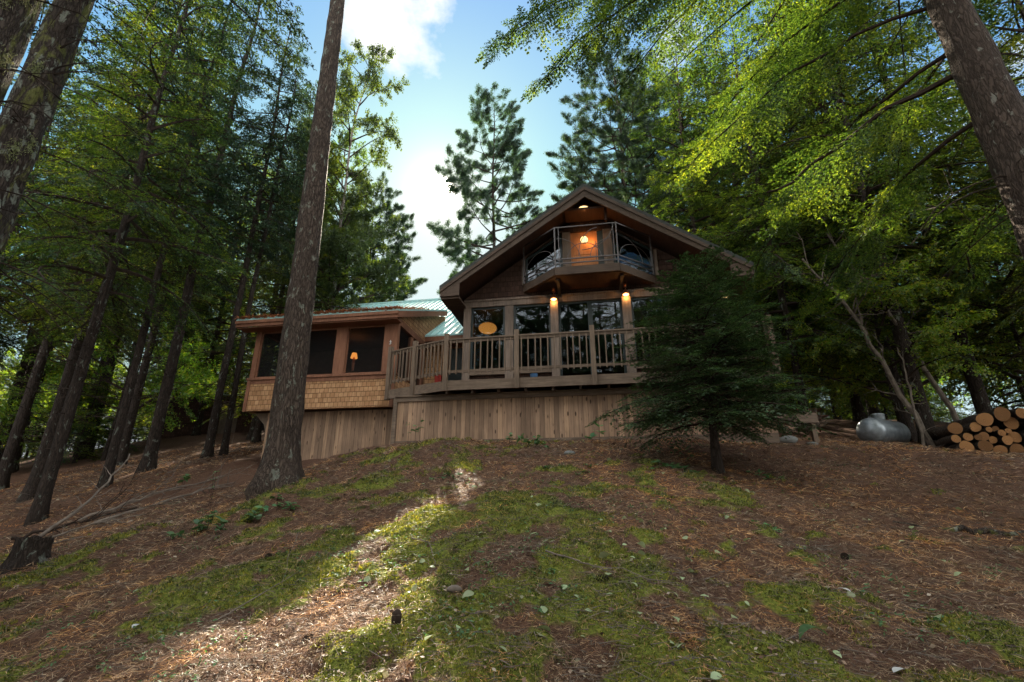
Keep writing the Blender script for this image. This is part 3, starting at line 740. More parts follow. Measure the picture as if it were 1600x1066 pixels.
def build_porch():
    root = empty('screened_porch', (HOX, HOY, 0), -AL, 'screened porch with cedar shingle half wall and dark screens beside the deck stairs end', 'porch')
    root['label'] = 'cedar porch with shingled half wall and dark screens, partly behind the big pine trunk'
    A, B_, V0, V1 = -7.7, -3.62, 1.0, 4.9
    m = MB(); m.box(A, B_, V0, V0 + .1, 3.85, 4.66); m.box(A, A + .1, V0 + .1, V1, 3.85, 4.66); m.box(B_ - .1, B_, V0 + .1, V1, 3.85, 4.66); m.build('shingle_wall', M['shingle'], root)
    m = MB(); m.box(A - .02, A + .07, V0 - .03, V0 - .002, 3.83, 4.66); m.box(B_ - .08, B_ + .02, V0 - .03, V0 - .002, 3.83, 4.66); m.box(A - .04, B_ + .04, V0 - .05, V0 + .1, 4.663, 4.72)
    m.box(A, B_, V0 - .015, V0 - .002, 4.56, 4.66); m.build('sill', M['cedar_trim'], root)
    m = MB()
    m.box(A, B_, V0 + .1, V1, 3.88, 3.98); m.build('porch_floor', M['interior'], root)
    for a, b in ((-7.7, -7.56), (-6.6, -6.44), (-5.33, -5.03), (-3.98, -3.62)):
        m = MB(); m.box(a, b, V0 - .01, V0 + .12, 4.723, 6.02); m.build('post', M['cedar_trim'], root)
    for v in (2.0, 2.9):
        m = MB(); m.box(B_ - .12, B_ + .0, v, v + .12, 4.723, 6.0); m.build('post', M['cedar_trim'], root)
    m = MB(); m.box(A, B_, V0 - .02, V0 + .12, 6.023, 6.2); m.box(B_ - .12, B_, V0 + .12, V1, 6.023, 6.2); m.box(A, A + .12, V0 + .12, V1, 6.023, 6.2); m.build('header_board', M['cedar_trim'], root)
    for a, b in ((-7.56, -6.6), (-6.44, -5.33), (-5.03, -3.98)):
        m = MB(); f = .035; m.box(a, a + f, V0 + .03, V0 + .07, 4.723, 6.02); m.box(b - f, b, V0 + .03, V0 + .07, 4.723, 6.02); m.box(a + f, b - f, V0 + .032, V0 + .068, 4.723, 4.76); m.box(a + f, b - f, V0 + .032, V0 + .068, 5.98, 6.02)
        o = m.build('screen_frame', M['cedar_trim'], root)
        m = MB(); m.add([(a + f, V0 + .05, 4.76), (b - f, V0 + .05, 4.76), (b - f, V0 + .05, 5.98), (a + f, V0 + .05, 5.98)], [(0, 1, 2, 3)]); m.build('screen', M['screen'], o)
    for a, b in ((1.12, 2.0), (2.12, 2.9)): MB().add([(B_ - .05, a, 4.723), (B_ - .05, b, 4.723), (B_ - .05, b, 6.02), (B_ - .05, a, 6.02)], [(0, 1, 2, 3)]).build('side_screen', M['screen'], root)
    m = MB()
    for a, b in ((1.12, 4.8),): m.add([(A + .05, a, 4.723), (A + .05, b, 4.723), (A + .05, b, 6.02), (A + .05, a, 6.02)], [(0, 1, 2, 3)])
    m.build('side_screen', M['screen'], root)
    m = MB(); m.box(A + .12, B_ - .12, V0 + .12, 3.38, 6.17, 6.2); m.build('ceiling', M['interior'], root)
    m = MB(); m.box(A + .1, B_ - .1, 3.3, 3.38, 3.98, 6.17); m.build('inner_wall', M['interior'], root)
    # gable infill on the right side under the sloping roof
    m = MB(); m.add([(B_ - .1, V0 + .1, 6.2), (B_ - .1, V1, 6.2), (B_ - .1, V1, 7.75), (B_ - .1, V0 + .1, 6.32), (B_ - .003, V0 + .1, 6.2), (B_ - .003, V1, 6.2), (B_ - .003, V1, 7.75), (B_ - .003, V0 + .1, 6.32)],
                    [(0, 1, 2, 3), (7, 6, 5, 4), (4, 5, 1, 0), (5, 6, 2, 1), (6, 7, 3, 2), (7, 4, 0, 3)]); m.build('side_gable', M['shingle'], root)
    # roof
    u0, u1 = -8.1, -3.5
    def slab(a, b, va, vb, off, th, m):
        z = lambda v: 6.27 + .4 * (v - .62)
        m.add([(a, va, z(va) + off), (b, va, z(va) + off), (b, vb, z(vb) + off), (a, vb, z(vb) + off), (a, va, z(va) + off - th), (b, va, z(va) + off - th), (b, vb, z(vb) + off - th), (a, vb, z(vb) + off - th)],
              [(0, 1, 2, 3), (7, 6, 5, 4), (4, 5, 1, 0), (5, 6, 2, 1), (6, 7, 3, 2), (7, 4, 0, 3)])
    m = MB(); slab(u0, u1, .62, 4.75, 0, .04, m)
    x = u0 + .05
    while x < u1 - .03: slab(x, x + .03, .6, 4.75, .03, .029, m); x += .22
    rf = m.build('roof', M['teal'], root)
    m = MB(); slab(u0 + .02, u1 - .02, .66, 4.75, -.043, .03, m); m.box(u0 + .04, u1 - .04, .66, 1.0, 6.03, 6.05); m.build('soffit', M['cedar_trim'], rf)
    m = MB(); m.box(u0, u1, .63, .657, 6.06, 6.225); m.box(u0 - .01, u1 + .01, .6, .628, 6.15, 6.232); slab(u1 - .018, u1 + .01, .66, 4.7, -.044, .17, m); slab(u0, u0 + .018, .66, 4.7, -.076, .12, m); m.build('fascia', M['cedar_trim'], rf)
    # needles lying on the roof
    g = np.random.default_rng(3); n = 5000; u = u0 + (u1 - u0) * g.random(n); v = .62 + g.random(n) ** 2.2 * 2.4
    z = 6.27 + .4 * (v - .62) + .035 + .03 * g.random(n); P = np.stack([u, v, z], -1); d = norm(g.normal(size=(n, 3)) * [1, .9, .3]); F = Foliage(); F.leaves(P, d, norm(g.normal(size=(n, 3)) * .4 + [0, 0, 1]), .08 + .06 * g.random(n), np.full(n, .012))
    o = link('roof_needles', F.mesh_leaves('roof_needles', M['rust']), root); o['kind'] = 'stuff'
    # skirt below
    m = MB(); m.box(-7.12, -3.302, 1.35, 1.39, 1.6, 3.845); m.box(-7.12, -7.08, 1.39, 4.8, 1.6, 3.845); m.build('skirt_boards', M['cedar'], root)
    m = MB(); m.box(-7.2, -7.12, 1.31, 1.43, 1.6, 3.845); m.box(-7.118, -7.03, 1.325, 1.347, 1.6, 3.845); m.build('corner_board', M['cedar'], root)
    m = MB(); m.prism([(-7.62, 3.845), (-7.2, 3.845), (-7.2, 3.3), (-7.3, 3.55)][::-1], 1.33, 1.41); m.build('corbel', M['weathered'], root)
build_porch()

def lamp_point(loc, e, col=(1, .55, .22), r=.03, name='lamp_light', parent=None):
    l = bpy.data.lights.new(name, 'POINT'); l.energy = e; l.color = col; l.shadow_soft_size = r
    o = bpy.data.objects.new(name, l); COL.objects.link(o); o.location = loc
    if parent: o.parent = parent
    return o
def W(u, v, z): return (*h2w(u, v), z)

def lights():
    for i, (u, lab) in enumerate(((.4, 'small copper downlight glowing on the deck post below the near balcony corner, beside the left pair of panes'), (2.25, 'small copper downlight glowing on the deck post beside the dark fir'))):
        t = empty('wall_lamp', W(u, 1.5, 6.62), -AL, lab if i else 'small copper downlight glowing on the post between the plain windows and the sliding door', 'lamp', 'copper downlights under the balcony')
        m = MB(); m.lathe([(.02, .16), (.05, .13), (.095, .05), (.1, .02), (.085, .02)], 16); m.build('lamp_shade', M['copper'], t, True)
        m = MB(); m.tube([(0, .0, .15), (0, .02, .3), (0, .1, .34)], .012, 6); m.tube([(0, -.03, .27), (.0, .03, .36)], .022, 6); m.box(-.04, .04, .06, .1, .26, .4); m.build('bracket', M['copper'], t)
        m = MB(); m.lathe([(.001, -.02), (.05, .0), (.075, .022), (.001, .024)], 14); m.build('bulb', M['warm'], t)
        lamp_point((0, -.03, -.06), 1.2, (1, .45, .12), .02, parent=t)
    t = empty('paper_lantern', W(-1.58, 2.5, 6.32), -AL, 'oval orange paper lantern hanging behind the first tall window', 'lantern')
    m = MB(); m.lathe([(.01, .17)] + [(.26 * math.cos(a), .155 * math.sin(a)) for a in np.linspace(1.45, -1.45, 13)] + [(.01, -.17)], 24); m.build('lamp_shade', M['paper'], t, True)
    m = MB(); m.tube([(0, 0, .15), (0, 0, .7)], .006, 5); m.build('cord', M['iron'], t)
    m = MB()
    for z in np.linspace(-.13, .13, 9): 
        r = .263 * math.sqrt(max(0, 1 - (z / .16) ** 2)) + .002; A = np.linspace(0, 2 * PI, 25); m.tube(np.stack([r * np.cos(A), r * np.sin(A), 0 * A + z], -1), .004, 4)
    m.build('hoops', M['copper'], t)
    t = empty('gable_lamp', W(1.3, 1.3, 9.13), -AL, 'small oval dome lamp glowing under the peak of the cabin gable', 'lamp')
    m = MB(); m.lathe([(.001, -.05), (.07, -.04), (.12, 0.0), (.13, .03), (.13, .06)], 18); m.build('lamp_shade', M['globe'], t, True)
    m = MB(); m.lathe([(.14, .04), (.15, .06), (.15, .085), (.001, .085)], 18); m.build('lamp_base', M['copper'], t)
    lamp_point((0, -.15, -.1), .3, (1, .5, .18), .05, parent=t)
    t = empty('globe_lamp', W(1.27, 1.5, 8.33), -AL, 'round caged globe lamp glowing in front of the balcony door', 'lamp')
    m = MB(); m.lathe([(.1 * math.sin(a) + .0005, -.1 * math.cos(a)) for a in np.linspace(0, PI, 13)], 18); m.build('globe', M['globe'], t, True)
    m = MB()
    for k in range(4):
        A = np.linspace(0, 2 * PI, 25); c, s = math.cos(k * PI / 4), math.sin(k * PI / 4); m.tube(np.stack([.108 * np.cos(A) * c, .108 * np.cos(A) * s, .108 * np.sin(A)], -1), .005, 4)
    m.tube([(0, 0, .1), (0, .05, .17), (0, .2, .17)], .012, 6); m.build('cage', M['iron'], t)
    lamp_point((.16, .08, .05), 1.4, (1, .42, .12), .03, parent=t)
    t = empty('table_lamp', W(-5.42, 2.2, 3.98), -AL, 'small orange table lamp seen through the last porch screen', 'lamp')
    m = MB(); m.lathe([(.001, 0), (.1, 0), (.1, .03), (.03, .08), (.05, .3), (.02, .5)], 14, (0, 0, 1.1)); m.build('lamp_base', M['copper'], t)
    m = MB(); m.lathe([(.065, 1.7), (.1, 1.55)], 18); m.build('lamp_shade', M['paper'], t)
    m = MB(); m.box(-.3, .3, -.25, .25, 1.05, 1.1)
    for a in (-.26, .26):
        for b in (-.2, .2): m.box(a - .02, a + .02, b - .02, b + .02, 0, 1.05)
    tb = m.build('side_table', M['interior'], None); tb.location = W(-5.42, 2.2, 3.98); tb.rotation_euler = (0, 0, -AL); tag(tb, 'dark side table carrying the orange lamp inside the screened porch', 'table')
    lamp_point((0, 0, 1.62), 1., (1, .5, .18), .05, parent=t)
    t = empty('porch_ornament', W(-3.8, .975, 5.5), -AL, 'small white lizard-shaped ornament on the porch corner post', 'ornament')
    m = MB(); m.tube([(0, 0, .07), (.008, -.005, 0), (-.01, 0, -.06)], [.008, .016, .006], 8); m.tube([(-.03, 0, .04), (.035, 0, .03)], .005, 5); m.tube([(-.03, 0, -.03), (.03, 0, -.02)], .005, 5); m.build('body', M['white'], t)
    # room lamp beyond the fir
    t = empty('wall_lamp', W(4.62, 1.45, 6.35), -AL, 'small warm wall lamp at the far corner of the cabin seen through the fir', 'lamp')
    m = MB(); m.lathe([(.02, .14), (.05, .1), (.09, .02)], 14); m.build('lamp_shade', M['copper'], t); m = MB(); m.lathe([(.001, -.03), (.05, 0), (.06, .02)], 12); m.build('bulb', M['globe'], t)
    # a blue bucket on the deck
    t = MB().lathe([(.001, 0), (.07, 0), (.09, .16), (.085, .16), (.065, .01)], 14).build('bucket', M['blue']); t.location = W(.0, .25, 4.145); tag(t, 'small blue bucket on the deck floor behind the balusters', 'bucket')
    t = empty('deck_chair', W(-1.2, .9, 4.145), -AL + 2.9, 'low dark deck chair standing behind the railing', 'chair')
lights()
bpy.data.objects.remove(bpy.data.objects['deck_chair'])

# ------------------------------------------------------------------ other things
def build_shed():
    x, y = -17.2, 27.5; z = gz(x, y)
    root = empty('shed', (x, y, 5.75), R(12), 'small dark shed with pale blue-grey metal roof between the trunks beyond the screened porch', 'shed')
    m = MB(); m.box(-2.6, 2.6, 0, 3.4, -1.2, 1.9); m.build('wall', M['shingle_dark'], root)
    m = MB(); m.add([(-3, -.5, 1.75), (3, -.5, 1.75), (3, 1.7, 3.0), (-3, 1.7, 3.0), (3, 3.9, 1.75), (-3, 3.9, 1.75)], [(0, 1, 2, 3), (3, 2, 4, 5)])
    x = -2.98
    while x < 3: m.beam((x, -.5, 1.77), (x, 1.7, 3.02), .03, .04); x += .4
    m.build('roof', M['shed_metal'], root)
    m = MB(); m.prism([(-2.6, 1.9), (2.6, 1.9), (2.6, 1.95)], 0, .05); m.box(.6, 1.5, -.03, -.002, -.5, 1.5); m.build('door', M['post'], root)
build_shed()

def build_tank():
    x, y = 9.55, 12.6; z = gz(x, y)
    root = empty('propane_tank', (x, y, 2.88), R(28), 'pale grey horizontal propane tank with domed lid lying beyond the crest of the slope', 'gas tank'); root.scale = (.9, .9, .9)
    m = MB(); r = .38; L = .62
    prof = [(.001, -L - r * .62)] + [(r * math.cos(a), -L + r * .62 * math.sin(a)) for a in np.linspace(-1.4, 0, 9)] + [(r * math.cos(a), L + r * .62 * math.sin(a)) for a in np.linspace(0, 1.4, 9)] + [(.001, L + r * .62)]
    m.lathe(prof, 32, (0, 0, .46), 'x'); m.build('tank_body', M['steel'], root, True)
    m = MB()
    for xx in (-L, L): m.lathe([(r + .001, xx - .012), (r + .004, xx), (r + .001, xx + .012)], 32, (0, 0, .46), 'x')
    m.build('weld_seam', M['steel'], root)
    m = MB(); m.lathe([(.17, 0), (.17, .12), (.175, .13), (.175, .16), (.14, .19), (.001, .2)], 24, (-.1, 0, .81)); m.build('dome_lid', M['steel'], root, True)
    m = MB()
    for xx in (-.5, .5): m.box(xx - .05, xx + .05, -.2, .2, -.1, .14)
    m.build('foot', M['stone'], root)
    m = MB()
    for xx in (-.55, .55): m.tube([(xx - .05, 0, .83), (xx - .05, 0, .88), (xx + .05, 0, .88), (xx + .05, 0, .83)], .01, 6)
    m.build('lifting_lug', M['steel'], root)
build_tank()

def build_logs():
    # (x, z, radius) of each cut end in the pile
    A = Vector((9.95, 11.05, 0)); d = Vector((1, -.12, 0)).normalized(); back = Vector((.35, 1, 0)).normalized()
    logs = [(.15, .12, .13), (.5, .12, .13), (.85, .12, .12), (1.2, .12, .13), (1.55, .12, .14), (1.9, .13, .14), (.05, .33, .09), (.26, .34, .09), (.46, .31, .07), (.62, .37, .1), (.8, .34, .08), (1.02, .34, .1), (1.28, .36, .12),
            (1.6, .38, .15), (1.92, .42, .15), (.12, .56, .14), (.55, .56, .11), (.42, .5, .05), (.74, .52, .06), (.98, .5, .07), (1.18, .55, .06), (.72, .76, .155), (.95, .62, .07), (1.12, .93, .16), (1.32, .68, .14), (1.66, .68, .13), (1.5, .92, .12), (1.95, .72, .14)]
    g = np.random.default_rng(5)
    desc = ['bottom row', 'second row', 'middle', 'upper', 'top']
    for i, (x, z, r) in enumerate(logs):
        L = 1.1 + .5 * g.random(); p = A + d * x; zb = gz(p.x, p.y) - .03
        j = back * float(g.normal() * .07)
        P = np.array([list(p + j + back * t * L + Vector((0, 0, zb + z))) for t in np.linspace(0, 1, 4)]) + g.normal(size=(4, 3)) * .01
        t = empty('log', tuple(P[0]), 0, 'cut log with pale orange sawn end lying in the woodpile', 'log', 'cut logs in the woodpile')
        if (x, z) == (1.12, .93): t['label'] = 'topmost log of the woodpile with a bright sunlit orange cut end'; del t['group']
        if (x, z) == (.72, .76): t['label'] = 'large round log end just below and beside the topmost log of the pile'; del t['group']
        if (x, z) == (.12, .56): t['label'] = 'large log end on top of the woodpile beside the dark forked trunk'; del t['group']
        Q = P - P[0]; m = MB(); a = np.linspace(0, 2 * PI, 15)[:-1]
        v, f, _ = tube_arr(Q, np.array([r, r * 1.01, r * .98, r * .97]), 14)
        lob = 1 + .05 * np.tile(np.sin(a * 2 + i) + .6 * np.sin(a * 3 + 2 * i), 4)[:, None]
        c = np.repeat(Q, 14, 0); v = c + (v - c) * lob
        m.add(v, f.tolist()); m.build('bark', M['bark_dark'] if i % 3 else M['bark_brown'], t, True)
        m = MB(); ring = v[:14] + np.array(list(back)) * -.003; m.add(np.vstack([ring, ring.mean(0)[None] + np.array(list(back)) * -.004]), [(k, 14, (k + 1) % 14) for k in range(14)]); m.build('cut_end', M['log_end'], t)
build_logs()

def stick(P, r, name, label, cat, mat, twigs=0, seed=0, group=None, n=6):
    g = np.random.default_rng(seed); P = np.array(P, float); k = len(P)
    t = np.linspace(0, 1, 14); Q = np.stack([np.interp(t, np.linspace(0, 1, k), P[:, i]) for i in range(3)], -1); Q[1:-1] += g.normal(size=(12, 3)) * r * .5
    F = Foliage(); F.wood(Q - P[0], np.linspace(r, r * .35, 14), n)
    for i in range(twigs):
        j = g.integers(2, 13); d = norm(norm(Q[-1] - Q[0]) + g.normal(size=3) * .8); L = (.15 + .5 * g.random()) * (2 if twigs > 8 else 1)
        s = np.linspace(0, 1, 5); tw = (Q[j] - P[0]) + d * (L * s)[:, None] + g.normal(size=(5, 3)) * .03 * s[:, None] * L * 2
        F.wood(tw, np.linspace(r * .3, .003, 5), 4)
        for _ in range(2): F.wood(np.array([tw[3], tw[3] + norm(d + g.normal(size=3) * .8) * L * .4]), np.array([r * .15, .002]), 3)
    o = link(name, F.mesh_wood(name, mat), None); o.location = P[0]; tag(o, label, cat, group); return o

def leaf_shape(n=6, L=.08, W=.04, cup=.15):
    t = np.linspace(0, 1, n); w = W * np.sin(PI * t ** .8) ** .9
    v = [(0, 0, 0)]; 
    for k in range(1, n - 1):
        v += [(t[k] * L, -w[k], cup * w[k] + .1 * L * t[k] * (1 - t[k])), (t[k] * L, w[k], cup * w[k] + .1 * L * t[k] * (1 - t[k]))]
    v.append((L, 0, -.01)); f = [(0, 1, 2)]
    for k in range(n - 3): f.append((1 + 2 * k, 3 + 2 * k, 4 + 2 * k, 2 + 2 * k))
    f.append((2 * n - 5, 2 * n - 3, 2 * n - 4)); return np.array(v), f

def seedling(x, y, size, nl, seed, label, spread=1., mat='seedling', stem=.1, leafL=.07):
    g = np.random.default_rng(seed); t = empty('seedling', (x, y, gz(x, y) - .01), 0, label, 'plant')
    m = MB(); s = MB(); ns = max(1, int(nl / 7))
    for i in range(ns):
        a = g.random() * 6.28; rr = size * spread * math.sqrt(g.random()) if ns > 1 else 0
        bx, by = rr * math.cos(a), rr * math.sin(a) * .5; bz = gz(x + bx, y + by) - gz(x, y); h = stem * (.5 + g.random()); s = MB()
        s.tube([(bx, by, bz), (bx + .01, by, bz + h * .6), (bx + .02 * g.normal(), by, bz + h)], .003, 4); s.build('stem', M['branch'], t)
        for k in range(7):
            v, f = leaf_shape(6, leafL * (.6 + .7 * g.random()), leafL * .3)
            Mx = Matrix.Translation((bx + g.normal() * .015, by + g.normal() * .015, bz + h * (.55 + .5 * g.random()))) @ Matrix.Rotation(k * 2.4 + g.random(), 4, 'Z') @ Matrix.Rotation(-.1 + .3 * g.normal(), 4, 'Y') @ Matrix.Rotation(g.normal() * .3, 4, 'X')
            m.add([tuple(Mx @ Vector(p)) for p in v], f)
    m.build('leaves', M[mat], t)
    return t

def small_things():
    seedling(-3.6, 6.4, .55, 90, 1, 'spreading patch of broad green seedling leaves on the slope below the big pine trunk', mat='seedling', leafL=.1, stem=.12)
    seedling(-3.1, 6.6, .3, 40, 12, 'smaller clump of shiny seedling leaves at the uphill end of the spreading patch', leafL=.09)
    seedling(2.36, 7.3, .35, 60, 2, 'low patch of blue-green oval leaves in front of the small fir trunk', leafL=.09, stem=.06)
    seedling(.3, 8.9, .4, 49, 3, 'leafy low seedlings at the top of the slope below the deck skirt', leafL=.1, stem=.15)
    seedling(1.62, 9.5, .1, 14, 4, 'single bright green seedling standing against the deck skirt', leafL=.17, stem=.22)
    seedling(-1.95, 9.6, .25, 21, 5, 'thin leafy seedling by the corner where deck skirt meets porch skirt', leafL=.08, stem=.35)
    seedling(.9, 7.4, .6, 70, 6, 'scattered small-leaved plants in the middle of the slope above the moss', leafL=.06, stem=.04)
    seedling(-.9, 7.3, .35, 56, 7, 'small leafy plants in the moss just below the sunlit patch', leafL=.05, stem=.05)
    seedling(3.9, 7.7, .4, 42, 8, 'sparse low green plants on bare needles beside the small fir', leafL=.07, stem=.05)
    seedling(2.05, 2.75, .03, 7, 9, 'single bright green lobed leaf plant at the bottom of the slope', leafL=.07, stem=.03)
    seedling(-5.2, 8.8, .06, 14, 10, 'tall thin seedling with tiny leaves near the fallen bark strip', leafL=.05, stem=.45)
    seedling(-7.3, 11.2, .06, 14, 11, 'yellow-green seedling beside the fallen branches near the porch', leafL=.16, stem=.2)
    seedling(2.5, 5.2, .2, 28, 13, 'few scattered green seedling leaves on the needles down the slope', leafL=.06, stem=.03)
    # stump
    x, y = -6.0, 6.6; z = gz(x, y); t = empty('stump', (x, y, z), 0, 'dark rotten tree stump on the slope at the edge of the photo', 'stump')
    g = np.random.default_rng(4); n = 26; a = np.arange(n) * 2 * PI / n
    prof = [(.3, -.15), (.24, 0), (.2, .08), (.185, .18), (.18, .26)]; v = []
    for i, (r, zz) in enumerate(prof):
        rr = r * (1 + .1 * np.sin(a * 4 + 1) + .06 * g.normal(size=n)); zt = zz + (g.random(n) * .08 if i == 4 else 0)
        v.append(np.stack([rr * np.cos(a), rr * np.sin(a), zt + 0 * a], -1))
    v.append(np.stack([.11 * np.cos(a), .11 * np.sin(a), .12 + .08 * g.random(n)], -1)); v = np.concatenate(v)
    m = MB(); m.add(v, [(i * n + k, i * n + (k + 1) % n, (i + 1) * n + (k + 1) % n, (i + 1) * n + k) for i in range(5) for k in range(n)] + [tuple(5 * n + k for k in range(n))]); m.build('bark', M['bark_dark'], t)
    # fallen branches on the left
    G = lambda x, y, dz=0: (x, y, gz(x, y) + dz)
    stick([G(-7.7, 8.4, .05), (-7.6, 9.0, gz(-7.6, 9) + .35), (-7.75, 9.8, gz(-7.75, 9.8) + .75), (-8.0, 10.4, gz(-8, 10.4) + 1.1)], .03, 'fallen_branch', 'long pale dead branch propped up among the dark trunks on the slope', 'branch', M['dead'], 5, 1)
    stick([G(-7.6, 8.1, .03), G(-7.0, 8.6, .1), G(-6.3, 8.9, .05)], .02, 'fallen_branch', 'thin dead branch lying at the foot of the propped branch', 'branch', M['dead'], 8, 2)
    stick([G(-7.4, 9.2, .04), G(-6.6, 10.0, .08), G(-5.9, 10.8, .05)], .035, 'fallen_branch', 'grey fallen limb in the line of brush along the left trunks', 'branch', M['dead'], 14, 3)
    stick([G(-8.2, 9.8, .04), G(-7.4, 10.6, .12), G(-6.8, 11.9, .05)], .035, 'fallen_branch', 'twiggy fallen limb at the top end of the brush line', 'branch', M['dead'], 16, 4)
    stick([G(-7.2, 7.6, .02), G(-6.6, 7.75, .04), G(-5.9, 8.0, .02)], .014, 'fallen_branch', 'slender pale stick below the brush line', 'branch', M['dead'], 3, 5)
    stick([G(-8.6, 9.0, .1), G(-7.9, 9.4, .1), G(-7.0, 9.6, .1)], .03, 'fallen_branch', 'dark fallen limb between the two mossy trunks', 'branch', M['branch'], 14, 6)
    stick([G(.25, 3.95, .02), G(.5, 3.85, .03), G(.72, 3.75, .01)], .008, 'stick', 'curved pale stick on the moss in the middle foreground', 'stick', M['dead'], 1, 7)
    stick([G(-.9, 4.7, .02), G(-.7, 4.45, .03), G(-.6, 4.2, .01)], .006, 'stick', 'thin pale stick lying in the sunlit moss', 'stick', M['dead'], 1, 8)
    stick([G(-3.0, 4.5, .02), G(-2.9, 4.35, .05)], .006, 'stick', 'short pale stick among needles low on the slope', 'stick', M['dead'], 0, 9)
    stick([G(-4.3, 5.2, .02), G(-4.1, 5.3, .03), G(-3.9, 5.35, .02)], .008, 'stick', 'short forked pale stick downhill of the stump', 'stick', M['dead'], 1, 10)
    stick([G(1.6, 4.1, .02), G(1.9, 4.35, .03)], .005, 'stick', 'thin dark twig on the needles toward the tree root', 'stick', M['branch'], 0, 11)
    stick([G(-2.1, 3.9, .02), G(-1.9, 4.1, .03), G(-1.75, 4.4, .02)], .006, 'stick', 'thin grey twig lying across moss near the sunlit streak', 'stick', M['dead'], 1, 12)
    for i, (pts, r, lab) in enumerate((([(6.6, 5.9), (5.9, 6.1), (5.2, 6.25), (4.5, 6.2)], .06, 'long grey tree root surfacing on the slope at the edge'), ([(6.4, 5.3), (5.6, 5.75), (4.9, 5.85)], .05, 'second grey surface root just below the long one'), ([(5.3, 4.1), (4.4, 4.35), (3.7, 4.1)], .05, 'thick mossy root end coming in low at the edge of the slope'))):
        P = [(x, y, gz(x, y) - .0) for x, y in pts]; P[-1] = (P[-1][0], P[-1][1], P[-1][2] - .05); stick(P, r, 'tree_root', lab, 'root', M['bark_lichen'], 0, 20 + i, None, 10)
    # stones, cones
    def rock(x, y, s, mat, name, label, cat, seed):
        g = np.random.default_rng(seed); m = MB(); n = 12; v = []; 
        for i, p in enumerate(np.linspace(0, PI, 8)):
            for k in range(n):
                a = k * 2 * PI / n; r = 1 + .18 * math.sin(3 * a + seed + p) + .06 * g.normal(); v.append((s[0] * r * math.sin(p) * math.cos(a), s[1] * r * math.sin(p) * math.sin(a), s[2] * math.cos(p)))
        f = [(i * n + k, (i + 1) * n + k, (i + 1) * n + (k + 1) % n, i * n + (k + 1) % n) for i in range(7) for k in range(n)]
        o = m.add(v, f).build(name, mat, None, True); o.location = (x, y, gz(x, y) + s[2] * .4); tag(o, label, cat)
    rock(-.38, 3.55, (.05, .04, .025), M['dead'], 'mushroom_cap', 'pale rounded lump in the moss in the middle foreground', 'mushroom', 1)
    rock(-.68, 3.25, (.03, .03, .05), M['branch'], 'pine_cone', 'dark upright pine cone in needles at the bottom of the slope', 'pine cone', 2)
    rock(6.1, 10.9, (.2, .16, .11), M['stone'], 'stone_block', 'grey stone block on the ground beyond the small fir', 'stone', 3)
    rock(6.45, 10.6, (.12, .1, .05), M['stone'], 'flat_stone', 'small flat stone beside the grey stone block', 'stone', 6)
    rock(1.0, 8.7, (.1, .08, .05), M['stone'], 'flat_stone', 'pale flat stone among plants high on the slope', 'stone', 7)
    for i, (x, y, lab) in enumerate(((.55, 3.55, 'brown pine cone lying beside the curved pale stick'), (-1.25, 3.35, 'weathered grey cone in the moss near the foot of the picture'), (1.35, 4.9, 'dark pine cone on bare needles uphill'), (2.9, 4.6, 'lone cone on the needles toward the root'), (-2.3, 5.0, 'dark cone in the shaded moss uphill of the twigs'))):
        m = MB(); g = np.random.default_rng(i)
        for k in range(60):
            t = k / 60; a = k * 2.4; r = .018 * math.sin(PI * (.15 + .8 * t)); p = Vector((t * .085, r * math.cos(a), r * math.sin(a))); d = Vector((.3, math.cos(a), math.sin(a))).normalized() * .014
            q = Vector((0, -math.sin(a), math.cos(a))) * .007; m.add([tuple(p - q * .5), tuple(p + d - q), tuple(p + d + q), tuple(p + q * .5)], [(0, 1, 2, 3)])
        o = m.build('pine_cone', M['branch'], None); o.location = (x, y, gz(x, y) + .02); o.rotation_euler = (0, 0, i * 1.3); tag(o, lab, 'pine cone')
    # big curled leaf, flakes
    def leafobj(x, y, L, w, lab, mat, rz, grp=None, cup=.5, nm='fallen_leaf', tilt=0.):
        v, f = leaf_shape(8, L, w, cup); o = MB().add(v, f).build(nm, mat, None, True); o.location = (x, y, gz(x, y) + .02); o.rotation_euler = (tilt, -.15, rz); tag(o, lab, 'leaf', grp); return o
    leafobj(1.6, 3.1, .17, .045, 'large curled blue-grey leaf on the needles at the bottom of the slope', M['seedling'], .0, cup=1.2)
    leafobj(2.35, 3.75, .09, .02, 'narrow silvery white flake on the bare needles', M['bone'], 2.2, nm='bark_flake')
    leafobj(1.95, 2.9, .08, .02, 'pale bark flake low on the slope near the curled leaf', M['bone'], .3, nm='bark_flake')
    leafobj(-2.75, 4.0, .07, .025, 'small pale flake on the sunlit needles low on the slope', M['bone'], 1.3, nm='bark_flake')
    g = np.random.default_rng(77); k = 0
    base_v, base_f = leaf_shape(7, .085, .028, .35); lm = None
    while k < 170:
        r = 2.7 * (9.5 / 2.7) ** g.random(); az = g.normal() * .38 + .2; x, y = r * math.sin(az), r * math.cos(az)
        if abs(az) > .8 or y > 9.7: continue
        if lm is None: o = MB().add(base_v, base_f).build('fallen_leaf', M['leaf_pale'], None, True); lm = o.data
        else: o = link('fallen_leaf', lm)
        s = .45 + .6 * g.random(); o.scale = (s, s, s); o.location = (x, y, gz(x, y) + .02); o.rotation_euler = (g.normal() * .5, g.normal() * .35, g.random() * 6.28)
        tag(o, 'pale fallen leaf lying on the needles and moss of the slope', 'leaf', 'fallen leaves scattered over the slope'); k += 1
    # brush pile / root wad, fence and picnic table right of the house
    x, y = 8.0, 13.2; z = gz(x, y); F = Foliage(); g = np.random.default_rng(9)
